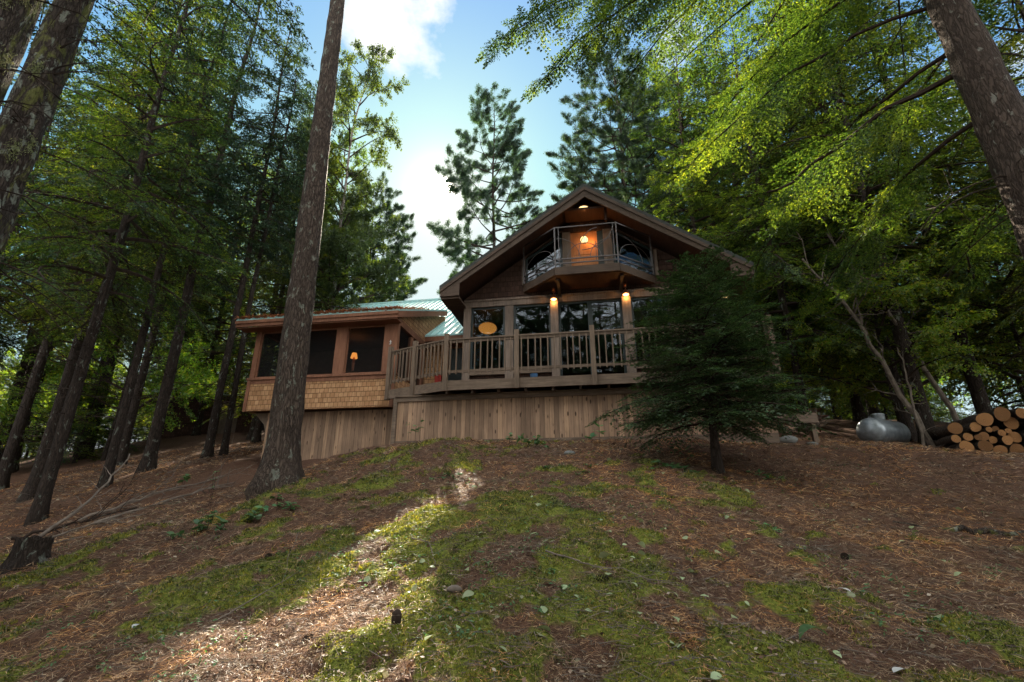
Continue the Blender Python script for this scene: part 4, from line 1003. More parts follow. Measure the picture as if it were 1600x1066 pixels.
    for i in range(230):
        a = g.random() * 6.28; e = g.random() * 1.5; d = np.array([math.cos(a) * math.cos(e), math.sin(a) * math.cos(e), math.sin(e)]); L = .35 + .25 * g.random(); s = np.linspace(0, 1, 5)
        F.wood(d * (L * s)[:, None] * [1.15, 1, 1.] + g.normal(size=(5, 3)) * .05 * s[:, None], np.linspace(.011, .004, 5), 3)
    o = link('brush_pile', F.mesh_wood('brush_pile', M['dead'])); o.location = (x, y, z + .2); tag(o, 'tangled pile of pale twigs catching the sun between the fir and the tank', 'brush pile')
    t = empty('picnic_table', (8.75, 15.4, gz(8.75, 15.4) - .1), -.25, 'yellow-brown wooden picnic table half hidden behind the twig pile', 'table')
    m = MB()
    for k in range(5): m.box(-.9, .9, -.36 + k * .15, -.23 + k * .15, .7, .74)
    m.build('tabletop', M['cedar_trim'], t)
    for s in (-1, 1): MB().box(-.9, .9, s * .62 - .13, s * .62 + .13, .42, .46).build('seat', M['cedar_trim'], t)
    for xx in (-.65, .65):
        for s in (-1, 1): MB().beam((xx, s * .25, .7), (xx, s * .62, 0), .09, .04, (1, 0, 0)).build('leg', M['cedar_trim'], t)
        MB().box(xx + .03, xx + .07, -.7, .7, .34, .42).build('brace', M['cedar_trim'], t)
    t = empty('wooden_barrier', (4.98, 11.5, gz(5.4, 11.5)), -.1, 'low weathered board rail on posts running from the cabin corner behind the fir', 'fence')
    for xx in (0, 1.0, 2.0):
        MB().box(xx - .05, xx + .05, -.05, .05, -.3, .95 if xx == 1.0 else .62).build('post', M['weathered'], t)
    MB().box(-.1, 2.1, -.085, -.053, .38, .6).build('rail', M['weathered_h'], t)
small_things()

# ------------------------------------------------------------------ ground scatter
def scatter():
    g = np.random.default_rng(21)
    def pts(n, r0, r1, hw=.92):
        r = r0 * (r1 / r0) ** g.random(n); a = (g.random(n) * 2 - 1) * hw
        return r * np.sin(a), r * np.cos(a), r
    # moss tufts
    x, y, r = pts(150000, 2.3, 13)
    m = mossmask(x, y) + (fbm(x * 9, y * 9, 2, 30) - .5) * .25; keep = (m > .54) & (y < 10.2); x, y, r = x[keep], y[keep], r[keep]
    n = len(x); z = ground(x, y); k = 5
    ix = np.repeat(np.arange(n), k); s = np.maximum(r[ix] / 4, .75)
    P = np.stack([x[ix], y[ix], z[ix] - .004], -1) + g.normal(size=(n * k, 3)) * .008 * s[:, None] * [1, 1, 0]
    D = norm(g.normal(size=(n * k, 3)) * [.6, .6, .25] + [0, 0, .8]); F = Foliage()
    F.leaves(P, D, norm(g.normal(size=(n * k, 3))), (.012 + .014 * g.random(n * k)) * s, .0034 * s)
    o = link('moss', F.mesh_leaves('moss', mat_leaf('moss_sprigs', [(.035, .05, .01), (.11, .135, .018), (.21, .23, .034), (.32, .31, .06)], (1.3, 1.25, .6), .4, 3.5))); tag(o, 'green moss sprigs covering the slope in cushions', 'moss', None, 'stuff')
    # needles
    x, y, r = pts(430000, 2.3, 24, 1.); keep = ((y < 10.2) | (x < -7.7) | ((x > 7) & (y < 13))) & ((mossmask(x, y) < .53) | (g.random(len(x)) < .3)); x, y, r = x[keep], y[keep], r[keep]; n = len(x); z = ground(x, y); s = np.maximum(r / 4.5, .7)
    a = g.random(n) * 6.28; D = norm(np.stack([np.cos(a), np.sin(a), g.normal(size=n) * .3 + .15 * np.sin(a)], -1)); F = Foliage()
    F.leaves(np.stack([x, y, z + .003 + .012 * g.random(n)], -1), D, norm(g.normal(size=(n, 3)) * .5 + [0, 0, 1]), (.05 + .05 * g.random(n)) * np.minimum(s, 1.6), .0016 * s)
    o = link('pine_needle_litter', F.mesh_leaves('pine_needle_litter', mat_leaf('dry_needles', [(.04, .02, .014), (.12, .058, .036), (.25, .13, .08), (.34, .19, .11), (.55, .4, .28)], (1, .9, .7), .1, -1.4))); tag(o, 'fallen brown pine needles covering the slope', 'needles', None, 'stuff')
    # crumbled leaves and bark
    x, y, r = pts(30000, 2.5, 20, 1.); cc = fbm(x * 1.7, y * 1.7, 3, 70) + .25 * g.random(len(x)); keep = (cc > .6) & ((y < 10) | (x < -7.7)); x, y, r = x[keep], y[keep], r[keep]; n = len(x); z = ground(x, y)
    a = g.random(n) * 6.28; D = norm(np.stack([np.cos(a), np.sin(a), g.normal(size=n) * .35], -1)); F = Foliage()
    sz = (.012 + .03 * g.random(n) ** 3) * np.maximum(1, r / 5.5)
    F.leaves(np.stack([x, y, z + .008 + .01 * g.random(n)], -1), D, norm(g.normal(size=(n, 3)) * .6 + [0, 0, 1]), sz, sz * (.15 + .3 * g.random(n)))
    o = link('leaf_litter', F.mesh_leaves('leaf_litter', mat_leaf('leaf_crumbs', [(.05, .03, .02), (.16, .09, .05), (.3, .2, .12), (.45, .38, .27), (.2, .22, .1)], (1, .95, .7), .15))); tag(o, 'crumbled dead leaves and bark flakes strewn over the slope', 'leaves', None, 'stuff')
    # tiny plants / twigs litter
    x, y, r = pts(16000, 2.6, 22, 1.); keep = (y < 10) | (x < -7.7); x, y, r = x[keep], y[keep], r[keep]; n = len(x); z = ground(x, y)
    a = g.random(n) * 6.28; D = norm(np.stack([np.cos(a), np.sin(a), g.normal(size=n) * .2], -1)); F = Foliage(); F.ribbons(np.stack([x, y, z + .008], -1), D, (.05 + .14 * g.random(n) ** 2) * np.maximum(1, r / 6), (.0015 + .002 * g.random(n)) * np.maximum(1, r / 6))
    o = link('twig_litter', F.mesh_wood('twig_litter', M['dead'])); tag(o, 'tiny twigs and bark crumbs strewn over the slope', 'litter', None, 'stuff')
    x, y, r = pts(2600, 3, 13, .9); c = fbm(x * 1.1, y * 1.1, 2, 50); keep = (c > .52) & (y < 10); x, y = x[keep], y[keep]; n = len(x); z = ground(x, y)
    k = 5; ix = np.repeat(np.arange(n), k); F = Foliage()
    P = np.stack([x[ix], y[ix], z[ix] + .01], -1) + np.stack([g.normal(size=n * k) * .02, g.normal(size=n * k) * .02, g.random(n * k) * .03], -1)
    F.leaves(P, norm(g.normal(size=(n * k, 3)) * [1, 1, .3]), norm(g.normal(size=(n * k, 3)) * .4 + [0, 0, 1]), .02 + .02 * g.random(n * k), np.full(n * k, .007))
    o = link('ground_cover', F.mesh_leaves('ground_cover', M['seedling'])); tag(o, 'tiny-leaved ground cover plants', 'plants', None, 'stuff')
scatter()

# ------------------------------------------------------------------ forest
PR = {}
def protos():
    hs = lambda t: (1 - t) ** .6 * (.7 + .3 * min(1, t / .1))
    PR['hem0'] = conifer(11, 18, 2.6, 3.4, 92, 'hemlock', M['hemlock'], M['bark_dark'], .15, .09, .024, 72, .12, .38, hs, .14, .4)
    PR['hem1'] = conifer(12, 15, 1.6, 3.0, 95, 'hemlock', M['hemlock'], M['bark_brown'], .12, .09, .024, 66, .2, .42, hs, .14, .4)
    PR['hem2'] = conifer(13, 21, 5.0, 3.5, 84, 'hemlock', M['hemlock'], M['bark_dark'], .18, .095, .025, 66, .1, .3, hs, .15, .4, dead=40)
    PR['spr0'] = conifer(21, 22, 6.5, 2.5, 86, 'spruce', M['spruce'], M['bark_dark'], .16, .1, .024, 64, .0, .25, None, .15, .36, dead=40)
    PR['spr1'] = conifer(22, 19, 8.0, 2.1, 70, 'spruce', M['spruce'], M['bark_dark'], .12, .1, .024, 64, .1, .3, None, .15, .36, dead=46)
    ps = lambda t: (.6 + .4 * min(1, t / .12)) * (1 - t) ** .4 + .06
    PR['pin0'] = conifer(31, 19, 5.2, 4.1, 80, 'pine', M['pine'], M['bark_dark'], .2, .15, .0125, 240, .2, .1, ps, .12, .27, dead=14)
    PR['pin1'] = conifer(32, 23, 8.0, 4.4, 92, 'pine', M['pine'], M['bark_brown'], .22, .16, .013, 230, .25, .1, ps, .15, .26, dead=20)
    PR['bir0'] = broadleaf(41, 22, 4, 3.6, 40, M['birch'], M['bark_birch'], .14, .1, .034, 78)
    PR['lime0'] = broadleaf(42, 9, 1.4, 2.6, 24, M['lime'], M['bark_dark'], .07, .085, .026, 66, .6)
    PR['lime1'] = conifer(43, 7, .7, 2.2, 70, 'hemlock', M['hemlock'], M['bark_dark'], .07, .11, .028, 45, .1, .35, hs, .12, .42, dead=4)
protos()
NAMES = {'hem': ('hemlock_tree', 'tree'), 'spr': ('spruce_tree', 'tree'), 'pin': ('pine_tree', 'tree'), 'bir': ('birch_tree', 'tree'), 'lim': ('young_tree', 'tree')}
def plant(key, x, y, s=1., sz=None, rz=None, label=None, group=None):
    g = np.random.default_rng(int(abs(x * 131 + y * 717)) + 3)
    nm, cat = NAMES[key[:3]]
    o = tree_root(nm, PR[key], (x, y, gz(x, y) - .05), g.random() * 6.28 if rz is None else rz, (s, sz or s), label, cat, group)
    return o
used = []
def P_(key, x, y, s=1., sz=None, label=None, group=None, rz=None):
    used.append((x, y)); return plant(key, x, y, s, sz, rz, label, group)
# landmark trees
P_('pin0', -.95, 22, .69, 1.05, 'tall white pine with layered boughs standing alone against the sun behind the cabin')
P_('bir0', -8.2, 20.5, .8, 1.03, 'tall slender birch with leafy crown behind the teal roof of the low wing')
P_('pin1', -8.8, 27, .75, .68, 'full crowned pine filling the gap between the birch and the lone white pine')
P_('hem1', -8.9, 19.2, 1., 1., 'dense low-branched hemlock close behind the left end of the screened porch')
P_('bir0', -10.2, 25, .85, .92, 'second birch just behind the tall slender one', rz=2.)
P_('pin1', 6.1, 22.5, .9, .98, 'tall open-crowned pine rising behind the cabin roof beside the gap of sky')
P_('pin1', 9.2, 26, .9, 1.02, 'pine behind the open-crowned one, seen over the roof slope', rz=3.)
P_('spr1', -10.9, 21, 1.15, 1.05, 'narrow bare-stemmed spruce just beside the big pine trunk')
P_('spr0', -12.4, 23.5, 1.1, 1.0, 'dark spruce with bare lower stem behind the screened porch')
P_('spr0', -10.18, 14, 1., .95, 'thick straight trunked spruce rising from the slope before the shed')
P_('spr1', -9.3, 15.2, 1., 1., 'pale lichened twin-stemmed trunk just left of the screened porch')
P_('spr1', -8.95, 15.4, .8, .9, 'slimmer stem of the twin pair near the porch', rz=1.)
P_('hem2', -9.64, 10.5, .7, .95, 'thick lichen-spotted hemlock among the fallen branches')
P_('spr1', -9.57, 11.9, .85, .95, 'slim pale spruce stem beside the propped dead branch')
P_('hem2', -12.23, 13, .85, 1., 'dark thick hemlock uphill of the stump at the wood edge')
P_('spr0', -13.34, 17, .9, .95, 'dark slim stem in the second row of trunks on the slope')
P_('hem0', 11.47, 14.2, 1.15, 1.1, 'stout brown hemlock directly behind the propane tank')
P_('hem2', 10.6, 12.5, 1., 1., 'dark trunk standing just before the end of the woodpile')
P_('hem2', 13.3, 13.6, 1., 1.05, 'dark straight trunk rising behind the woodpile')
P_('hem1', 9.2, 17, 1.3, 1.2, 'hemlock with orange-brown trunk behind the twig pile')
P_('hem0', 12.9, 18, 1.1, 1.1, 'hemlock in the second row beyond the propane tank')
P_('hem0', 8.4, 13.9, .8, .95, 'drooping bright green hemlock between the cabin corner and the tank')
P_('lime0', 10.4, 12.9, .8, .7, 'young broad-leaved tree with lime leaves beside the woodpile')
P_('lime0', 12.2, 14.5, 1., 1., 'taller lime-leaved young tree behind the woodpile')
P_('lime0', 15., 13.5, 1., 1.1, 'lime-leaved young tree at the far end of the woodpile')
P_('hem0', 14.5, 10.2, 1., 1., 'hemlock with sunlit boughs above the woodpile')
P_('hem1', 7.6, 17.5, 1.1, 1.3, 'hemlock close behind the roof end of the cabin')
P_('hem0', 11., 9.0, .9, 1.15, 'tall hemlock with low boughs just past the near leaning trunk') if 0 else None
g = np.random.default_rng(99)
def region(n, fx, keys, grp, lab, md=2.0):
    c = 0; tries = 0
    while c < n and tries < 4000:
        tries += 1; x, y = fx(g)
        if -9 < x < 8 and 9 < y < 19.5: continue
        az = math.degrees(math.atan2(x, y)); d = math.hypot(x, y)
        if d < 9.5 or min([math.hypot(x - a, y - b) for a, b in used] + [99]) < md: continue
        if -16 < az < 11.5 and y > 0 and d < 70: continue
        if math.hypot(x - 11, y - 11) < 3.4 or (-36 < az < -26.5 and 9 < d < 31): continue
        if az > 0 and x < 6.8 and 9 < y < 22: continue
        key = keys[g.integers(len(keys))]; s = .85 + .35 * g.random()
        P_(key, x, y, s, s * (.9 + .25 * g.random()), lab, grp); c += 1
region(16, lambda g: (-9 - 18 * g.random(), 11.5 + 17 * g.random()), ['hem0', 'hem2', 'spr0', 'spr1', 'spr1', 'spr0', 'lime1'], 'dark conifers in the woods beyond the screened porch', 'dark conifer standing in the shaded woods on the slope beyond the screened porch')
region(9, lambda g: (-13 - 14 * g.random(), 20 + 14 * g.random()), ['hem0', 'spr0', 'hem1'], 'distant trees beyond the screened porch', 'distant tree deep in the woods past the shed', 2.2)
region(12, lambda g: (-14 - 34 * g.random(), 14 + 40 * g.random()), ['hem0', 'spr0', 'hem1', 'lime0', 'lime1'], 'distant trees beyond the screened porch', 'distant tree deep in the woods past the shed', 2.6)
region(10, lambda g: (8.5 + 14 * g.random(), 10 + 18 * g.random()), ['hem0', 'hem1', 'hem2', 'lime0', 'lime1', 'hem0'], 'bright hemlocks in the woods behind the tank and woodpile', 'sunlit green tree in the woods behind the tank and woodpile')
region(8, lambda g: (8 + 36 * g.random(), 16 + 40 * g.random()), ['hem0', 'hem2', 'lime0', 'hem1', 'spr0'], 'distant trees beyond the tank', 'distant tree deep in the woods past the propane tank', 2.6)
region(38, lambda g: (-12 - 34 * g.random(), 13 + 34 * g.random()), ['lime0', 'lime1', 'lime1'], 'young understorey trees beyond the screened porch', 'low green understorey tree in the woods past the shed', 1.8)
region(32, lambda g: (10 + 32 * g.random(), 12 + 31 * g.random()), ['lime0', 'lime1', 'lime1'], 'young understorey trees beyond the tank', 'low green understorey tree in the woods beyond the tank', 1.8)
region(12, lambda g: (-22 - 16 * g.random(), 9 + 14 * g.random()), ['hem1', 'lime1', 'hem0'], 'distant trees beyond the screened porch', 'distant tree deep in the woods past the shed', 1.8)
# low backdrop of trees seen between the big pine and the cabin, and beyond the house
for i in range(34):
    az = R(-17 + 31 * (i + .5 * g.random()) / 34); d = 27 + 20 * g.random(); x, y = d * math.sin(az), d * math.cos(az)
    key = ['spr0', 'hem1', 'bir0', 'spr1', 'pin0'][g.integers(5)]; H = {'spr0': 22, 'hem1': 15, 'bir0': 22, 'spr1': 19, 'pin0': 19}[key]
    top = (1.5 + d * math.tan(R(24 if az < R(2) else 22)) - gz(x, y)) * (.8 + .25 * g.random()); s = top / H
    P_(key, x, y, s * 1.15, s, 'hazy far tree rising low behind the cabin roofs', 'hazy far trees behind the cabin')
for i in range(15):
    x = -26 + 3.6 * i + g.normal() * .6; P_(['hem0', 'spr0', 'hem1', 'hem2'][i % 4], x, -17 + 2.5 * g.normal(), 1.1, 1.45, 'tall shade tree on the low ground downhill of the slope', 'shade trees downhill of the slope')
# trees behind the viewpoint (shade and window reflections)
for i, (x, y, k) in enumerate(((-4, -14, 'spr0'), (4, -12, 'hem2'), (10, -9, 'hem0'), (-11, -9, 'pin1'), (13, 1, 'hem0'), (-13.5, 1, 'hem2'), (1, -20, 'spr1'), (-17, 6, 'hem0'), (-7, -24, 'hem0'), (7, -23, 'hem1'), (-1, -29, 'hem0'), (13, -27, 'hem2'), (-15, -26, 'spr0'), (4, -34, 'pin1'), (-9, -36, 'hem2'), (18, -36, 'hem0'), (-4, -8.5, 'pin0'), (2, -27, 'pin0'), (-1, -11.5, 'hem0'), (-6, -12, 'spr0'), (2, -14, 'hem1'), (-9, -14, 'hem2'), (-3, -16, 'hem2'), (6.5, -13, 'spr0'))):
    P_(k, x, y, 1.1, 1.4 if y < -10 else 1., 'tall shade tree on the low ground downhill of the slope', 'shade trees downhill of the slope')

def special_trees():
    # big pine trunk in front of the porch
    x, y = -4.05, 8.8; z = gz(x, y)
    tm, path, rad = trunk_mesh('trunk', 26, .275, M['bark_pine'], 5, n=40, lean=(-.035, .01), flare=1.75, rings=160, wob=.05, rough=.06, top=.3)
    F = Foliage(); B = Foliage(); g = np.random.default_rng(8)
    for b in range(34):
        t = b / 34; zz = 15.5 + 10 * t; a = b * 2.4; L = 3.2 * (1 - t) ** .5; s = np.linspace(0, 1, 7); p = path(zz)
        P = np.stack([p[0] + L * s * math.cos(a), p[1] + L * s * math.sin(a), zz + L * (.3 * s)], -1); B.wood(P, np.linspace(.05, .01, 7), 5)
        bough(F, g, P, L * .35, 'pine', .15, .012, 80, .16, .03, 4, .4, -.1, False)
    tree_root('pine_tree', (tm, B.mesh_wood('branches', M['branch']), F.mesh_leaves('crown', M['pine'])), (x, y, z), 0, (1, 1), 'thick straight furrowed pine trunk standing in front of the screened porch', 'tree')
    # two leaning lichened trunks near, top left
    for i, (x, y, r, ln, lab) in enumerate(((-5.98, 4.2, .27, (.0, .0), 'nearest mossy lichened trunk crossing the upper corner, sunlit along its edge'), (-6.8, 5.3, .29, (.035, .0), 'second lichen-hung trunk just behind the nearest mossy one'))):
        z = gz(x, y)
        tm, path, rad = trunk_mesh('trunk', 20, r, M['bark_lichen'], 51 + i, n=36, lean=ln, flare=1.5, rings=140, wob=.1, rough=.12, top=.25)
        F = Foliage(); B = Foliage(); g = np.random.default_rng(80 + i)
        for b in range(40):
            t = b / 40; zz = 9.5 + 10 * t; a = b * 2.4; L = 3.0 * (1 - t) ** .5 + .3; s = np.linspace(0, 1, 7); p = path(zz)
            P = np.stack([p[0] + L * s * math.cos(a), p[1] + L * s * math.sin(a), zz + L * (.2 * s - .3 * s * s)], -1); B.wood(P, np.linspace(.035, .008, 7), 5)
            bough(F, g, P, L * .35, 'spruce', .08, .018, 70, .14, .03, 4, .25, .1, False)
        for b in range(26):
            zz = 3 + 6.5 * g.random(); a = g.normal() * 1.2; L = .5 + 1.6 * g.random(); s = np.linspace(0, 1, 6); p = path(zz)
            P = np.stack([p[0] + L * s * math.cos(a), p[1] + L * s * math.sin(a), zz + L * (.1 * s - .5 * s * s)], -1) + g.normal(size=(6, 3)) * .03 * s[:, None]
            B.wood(P, np.linspace(.013, .003, 6), 4)
            for j in (2, 3, 4): B.wood(np.array([P[j], P[j] + norm(g.normal(size=3) + [1, 0, -.5]) * .35]), np.array([.006, .002]), 3)
        o = tree_root('spruce_tree', (tm, B.mesh_wood('branches', M['branch']), F.mesh_leaves('crown', M['spruce'])), (x, y, z), 0, (1, 1), lab, 'tree')
        # lichen beards
        Lc = Foliage()
        for b in range(16):
            zz = 3 + 5.5 * g.random(); a = -2.2 + 2.4 * g.random(); p = path(zz); rr = rad(zz) * 1.02
            c = np.array([p[0] + rr * math.cos(a), p[1] + rr * math.sin(a), zz]); n = 260
            q = g.random(n); pp = c + g.normal(size=(n, 3)) * [.03, .03, .05] - np.stack([0 * q, 0 * q, q * .22], -1)
            Lc.leaves(pp, norm(g.normal(size=(n, 3)) * .5 - [0, 0, 1]), norm(g.normal(size=(n, 3))), .03 + .03 * g.random(n), np.full(n, .004))
        link('lichen', Lc.mesh_leaves('lichen', M['lichen']), o)
    # near hemlock, right
    x, y = 6.55, 5.1; z = gz(x, y)
    tm, path, rad = trunk_mesh('trunk', 19, .32, M['bark_brown'], 61, n=36, lean=(-.03, .0), flare=1.5, rings=140, wob=.08, rough=.08, top=.3)
    F = Foliage(); B = Foliage(); g = np.random.default_rng(90)
    def cb(P, w, r0=.035, ll=.046, lw=.0115, dens=250, drop=.35, ts=.045):
        P = np.array(P, float) - [x, y, z]; t = np.linspace(0, 1, 10); Q = np.stack([np.interp(t, np.linspace(0, 1, len(P)), P[:, i]) for i in range(3)], -1)
        Q[1:-1] = (Q[:-2] + 2 * Q[1:-1] + Q[2:]) / 4; Q[1:] += np.cumsum(g.normal(size=(9, 3)) * .06, 0)
        B.wood(Q, np.linspace(r0, r0 * .2, 10), 6); bough(F, g, Q, w, 'hemlock', ll, lw, dens, ts, r0, 4, .2, drop, False, .8, .5)
    cb([(6.3, 5.2, 12.6), (4.4, 6.2, 13.2), (2.4, 7.2, 12.7), (.9, 7.8, 12.0), (-.5, 8.1, 11.3)], 1.5)
    cb([(6.3, 5.2, 12.9), (4.2, 6.6, 13.9), (2.2, 7.6, 13.6), (.6, 8.3, 12.9), (-.2, 8.6, 12.3)], 1.3)
    cb([(6.3, 5.2, 12.3), (4.6, 6.4, 12.6), (3.0, 7.4, 12.2), (1.8, 8.2, 11.5), (.6, 8.6, 10.9)], 1.3)
    cb([(6.3, 5.2, 12.0), (4.4, 6.0, 12.2), (2.8, 6.9, 11.6), (1.4, 7.6, 10.9), (.5, 8.0, 10.3)], 1.1)
    cb([(6.3, 5.2, 11.2), (4.6, 6.2, 11.4), (3.2, 7.2, 10.8), (2.2, 8.0, 10.0)], 1.1)
    cb([(6.3, 5.3, 7.3), (5.6, 5.8, 7.0), (4.9, 6.3, 6.5), (4.3, 6.7, 6.1), (3.4, 7.1, 6.2)], .8, .045)
    cb([(6.3, 5.3, 8.6), (5.2, 6.1, 8.6), (4.0, 7.0, 7.8), (3.0, 7.6, 6.9)], .95)
    cb([(6.4, 5.3, 9.8), (5.4, 6.6, 10.0), (4.4, 7.8, 9.2), (3.6, 8.8, 8.2)], 1.1)
    cb([(6.4, 5.4, 7.8), (5.9, 6.6, 7.6), (5.4, 7.9, 6.9), (5.0, 9.0, 6.0)], 1.)
    cb([(6.5, 5.4, 6.6), (6.3, 6.6, 6.5), (6.2, 7.9, 5.9), (6.0, 9.0, 5.1)], .9)
    cb([(6.7, 5.4, 8.2), (7.2, 6.8, 8.3), (7.6, 8.2, 7.6)], 1.)
    cb([(6.5, 5.4, 10.6), (6.2, 7.2, 11.0), (5.6, 9.0, 10.4)], 1.1)
    cb([(6.7, 5.2, 10.6), (7.8, 6.0, 11.0), (9, 6.9, 10.2)], 1.1); cb([(6.6, 5.2, 5.6), (6.9, 6.2, 5.4), (7.3, 7.2, 4.8)], .6)
    for b in range(46):
        t = b / 46; zz = 10.5 + 8 * t - z; a = b * 2.4; L = 4.0 * (1 - t) ** .6 + .3; s = np.linspace(0, 1, 8); p = path(zz)
        P = np.stack([p[0] + L * s * math.cos(a), p[1] + L * s * math.sin(a), zz + L * (.15 * s - .3 * s * s)], -1); B.wood(P, np.linspace(.035, .008, 8), 5)
        bough(F, g, P, L * .34, 'hemlock', .055, .013, 95, .1, .03, 4, .2, .2, False)
    for b in range(14):
        zz = 2.5 + 6 * g.random(); a = PI + g.normal() * .9; L = .5 + 1.4 * g.random(); s = np.linspace(0, 1, 6); p = path(zz)
        P = np.stack([p[0] + L * s * math.cos(a), p[1] + L * s * math.sin(a), zz + L * (.1 * s - .6 * s * s)], -1) + g.normal(size=(6, 3)) * .04 * s[:, None]; B.wood(P, np.linspace(.014, .003, 6), 4)
        for j in (2, 3, 4): B.wood(np.array([P[j], P[j] + norm(g.normal(size=3) + [-.5, 0, -.6]) * .4]), np.array([.006, .002]), 3)
    tree_root('hemlock_tree', (tm, B.mesh_wood('branches', M['branch']), F.mesh_leaves('crown', M['hemlock'])), (x, y, z), 0, (1, 1), 'near brown-barked hemlock trunk at the upper corner with boughs reaching over the cabin', 'tree')
    # small dense fir in front of the deck
    x, y = 3.12, 7.6; z = gz(x, y)
    fs = lambda t: (1 - t) ** .8 * (.6 + .4 * min(1, t / .22)) * 1.12 + .04 + .05 * math.sin(t * 40)
    me = conifer(71, 3.5, .72, 1.25, 140, 'hemlock', M['darkfir'], M['bark_dark'], .065, .036, .0085, 270, .3, .2, fs, .05, .42, dead=0, n=14)
    tree_root('fir_tree', me, (x, y, z - .03), .6, (1, 1), 'small dense dark fir growing in front of the right end of the deck', 'tree')
    # leaning bare dead stems by the woodpile
    for i, (bx, by, tx, ty, tz, lab) in enumerate(((10.25, 12.0, 8.3, 12.4, 8.2, 'slim bare dead stem leaning across behind the propane tank'), (11.6, 12.4, 9.3, 12.6, 9.2, 'second bare leaning stem nearer the woodpile'), (9.9, 11.9, 10.0, 12.0, 5.4, 'short upright dead stem beside the tank'))):
        zb = gz(bx, by); stick([(bx, by, zb - .1), ((bx * 2 + tx) / 3, by, zb + (tz - zb) * .36), ((bx + 2 * tx) / 3, by, zb + (tz - zb) * .7), (tx, ty, tz)], .07 if i < 2 else .035, 'dead_tree', lab, 'dead tree', M['dead'], 22 if i < 2 else 8, 40 + i, None, 8)
    P_('lime1', -17.5, 20, .8, .6, 'low sunlit young hemlock between the dark trunks near the shed')
    P_('lime0', -19, 20, .8, .6, 'low lime-leaved bush tree between the dark trunks far down the slope')
M['lichen'] = mat_leaf('beard_lichen', [(.16, .18, .07), (.24, .26, .1), (.3, .3, .16)], (1, 1, .7), .3)
special_trees()

# ------------------------------------------------------------------ camera, sun, sky
cam = bpy.data.cameras.new('camera'); co = bpy.data.objects.new('camera', cam); COL.objects.link(co)
co.location = (0, 0, 1.5); co.rotation_euler = (R(90 + 18.8), 0, 0)
cam.sensor_width = 36; cam.lens = 760 / 1600 * 36; cam.clip_start = .05; cam.clip_end = 2000
scene.camera = co
SAZ, SEL = R(-9.7), R(35.66)
sd = Vector((math.sin(SAZ) * math.cos(SEL), math.cos(SAZ) * math.cos(SEL), math.sin(SEL)))
sun = bpy.data.lights.new('sun', 'SUN'); sun.energy = 5.; sun.angle = R(.53); sun.color = (1, .87, .68)
so = bpy.data.objects.new('sun', sun); COL.objects.link(so); so.rotation_euler = sd.to_track_quat('Z', 'Y').to_euler(); so.location = (0, 0, 50)
w = bpy.data.worlds.new('World'); scene.world = w; w.use_nodes = True; nt = w.node_tree; nt.nodes.clear()
def wn(ty, **kw):
    n = nt.nodes.new(ty)
    for k, v in kw.items(): setattr(n, k, v)
    return n
def wm(op, a, b=0., c=None):
    m = wn('ShaderNodeMath', operation=op)
    for s_, v in zip(m.inputs, (a, b) if c is None else (a, b, c)):
        if isinstance(v, (int, float)): s_.default_value = v
        else: nt.links.new(v, s_)
    return m.outputs[0]
def wmix(f, a, b, mode='MIX'):
    m = wn('ShaderNodeMix', data_type='RGBA', blend_type=mode)
    for s_, v in ((m.inputs[0], f), (m.inputs[6], a), (m.inputs[7], b)):
        if isinstance(v, (int, float)): s_.default_value = v
        elif isinstance(v, tuple): s_.default_value = (*v, 1)
        else: nt.links.new(v, s_)
    return m.outputs[2]
sky = wn('ShaderNodeTexSky', sky_type='NISHITA'); sky.sun_disc = False; sky.sun_elevation = SEL; sky.sun_rotation = SAZ
sky.air_density = 1.; sky.dust_density = .15; sky.ozone_density = 1.
tc = wn('ShaderNodeTexCoord')
dot = wn('ShaderNodeVectorMath', operation='DOT_PRODUCT'); nt.links.new(tc.outputs['Generated'], dot.inputs[0]); dot.inputs[1].default_value = sd
mp = wn('ShaderNodeMapping'); mp.inputs['Scale'].default_value = (1, 1, 1.5); mp.inputs['Location'].default_value = (.35, .1, .2); nt.links.new(tc.outputs['Generated'], mp.inputs[0])
nz = wn('ShaderNodeTexNoise'); nz.inputs['Scale'].default_value = 3.4; nz.inputs['Detail'].default_value = 8; nz.inputs['Roughness'].default_value = .56; nt.links.new(mp.outputs[0], nz.inputs['Vector'])
sep = wn('ShaderNodeSeparateXYZ'); nt.links.new(tc.outputs['Generated'], sep.inputs[0])
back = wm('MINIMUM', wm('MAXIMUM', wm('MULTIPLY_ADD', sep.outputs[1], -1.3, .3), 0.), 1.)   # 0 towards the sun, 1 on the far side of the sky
d1 = wn('ShaderNodeVectorMath', operation='DOT_PRODUCT'); nt.links.new(tc.outputs['Generated'], d1.inputs[0]); d1.inputs[1].default_value = Vector((-.27, .733, .943)).normalized()
cb = wm('MAXIMUM', wm('SUBTRACT', 1., wm('MULTIPLY', wm('ARCCOSINE', wm('MINIMUM', d1.outputs['Value'], 1.)), 5.)), 0.)
front = wm('MAXIMUM', sep.outputs[1], 0.)
cf = wm('ADD', wm('ADD', nz.outputs[0], wm('MULTIPLY', back, .16)), wm('SUBTRACT', wm('MULTIPLY', cb, .44), wm('MULTIPLY', front, .09)))
cf = wm('SUBTRACT', cf, wm('MULTIPLY', wm('MAXIMUM', wm('SUBTRACT', 1., wm('MULTIPLY', wm('ARCCOSINE', wm('MINIMUM', dot.outputs['Value'], 1.)), 3.2)), 0.), .3))
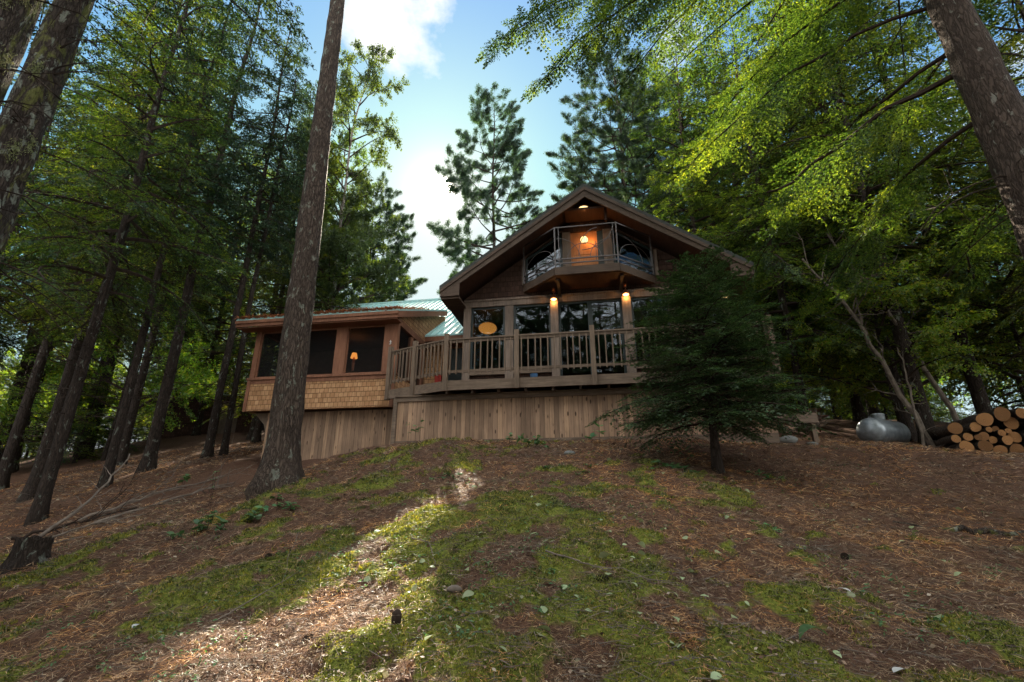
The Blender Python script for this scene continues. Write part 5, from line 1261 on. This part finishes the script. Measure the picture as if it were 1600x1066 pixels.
cr = wn('ShaderNodeValToRGB'); cr.color_ramp.elements[0].position = .57; cr.color_ramp.elements[1].position = .66; nt.links.new(cf, cr.inputs[0])
ang = wm('ARCCOSINE', wm('MINIMUM', dot.outputs['Value'], 1.))
c0 = wmix(1., wmix(1., sky.outputs[0], (.62, .86, .89), 'MULTIPLY'), (3.2, 3.4, 3.55), 'DARKEN')
cl = wmix(back, (4.4, 4.5, 4.6), (20, 19.6, 19))      # unseen clouds behind the camera, brightened as added fill for the shaded foreground
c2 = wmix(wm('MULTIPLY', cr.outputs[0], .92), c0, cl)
g1 = wm('POWER', wm('MAXIMUM', wm('SUBTRACT', 1., wm('MULTIPLY', ang, 7.)), 0.), 3.)
g0 = wm('POWER', wm('MAXIMUM', wm('SUBTRACT', 1., wm('MULTIPLY', ang, 1.5)), 0.), 2.)
c2 = wmix(1., c2, wmix(g0, (0, 0, 0), (.9, .6, .3)), 'ADD')
c2 = wmix(1., c2, wmix(g1, (0, 0, 0), (4, 3.6, 3.)), 'ADD')
g2 = wm('POWER', wm('MAXIMUM', wm('SUBTRACT', 1., wm('MULTIPLY', ang, 36.)), 0.), 1.)
c3 = wmix(1., c2, wmix(g2, (0, 0, 0), (500, 460, 390)), 'ADD')
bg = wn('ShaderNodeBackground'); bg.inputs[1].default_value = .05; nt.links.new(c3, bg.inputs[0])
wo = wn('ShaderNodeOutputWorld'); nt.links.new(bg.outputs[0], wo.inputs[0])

scene.view_settings.view_transform = 'Standard'; scene.view_settings.look = 'None'; scene.view_settings.exposure = 2.4; scene.view_settings.gamma = 1
scene.render.engine = 'CYCLES'
cy = scene.cycles
cy.max_bounces = 6; cy.diffuse_bounces = 4; cy.glossy_bounces = 3; cy.transmission_bounces = 4; cy.transparent_max_bounces = 8
cy.use_adaptive_sampling = True; cy.adaptive_threshold = .02; cy.use_denoising = True
cy.sample_clamp_indirect = 6; cy.caustics_reflective = False; cy.caustics_refractive = False
try: cy.denoiser = 'OPENIMAGEDENOISE'
except Exception: pass
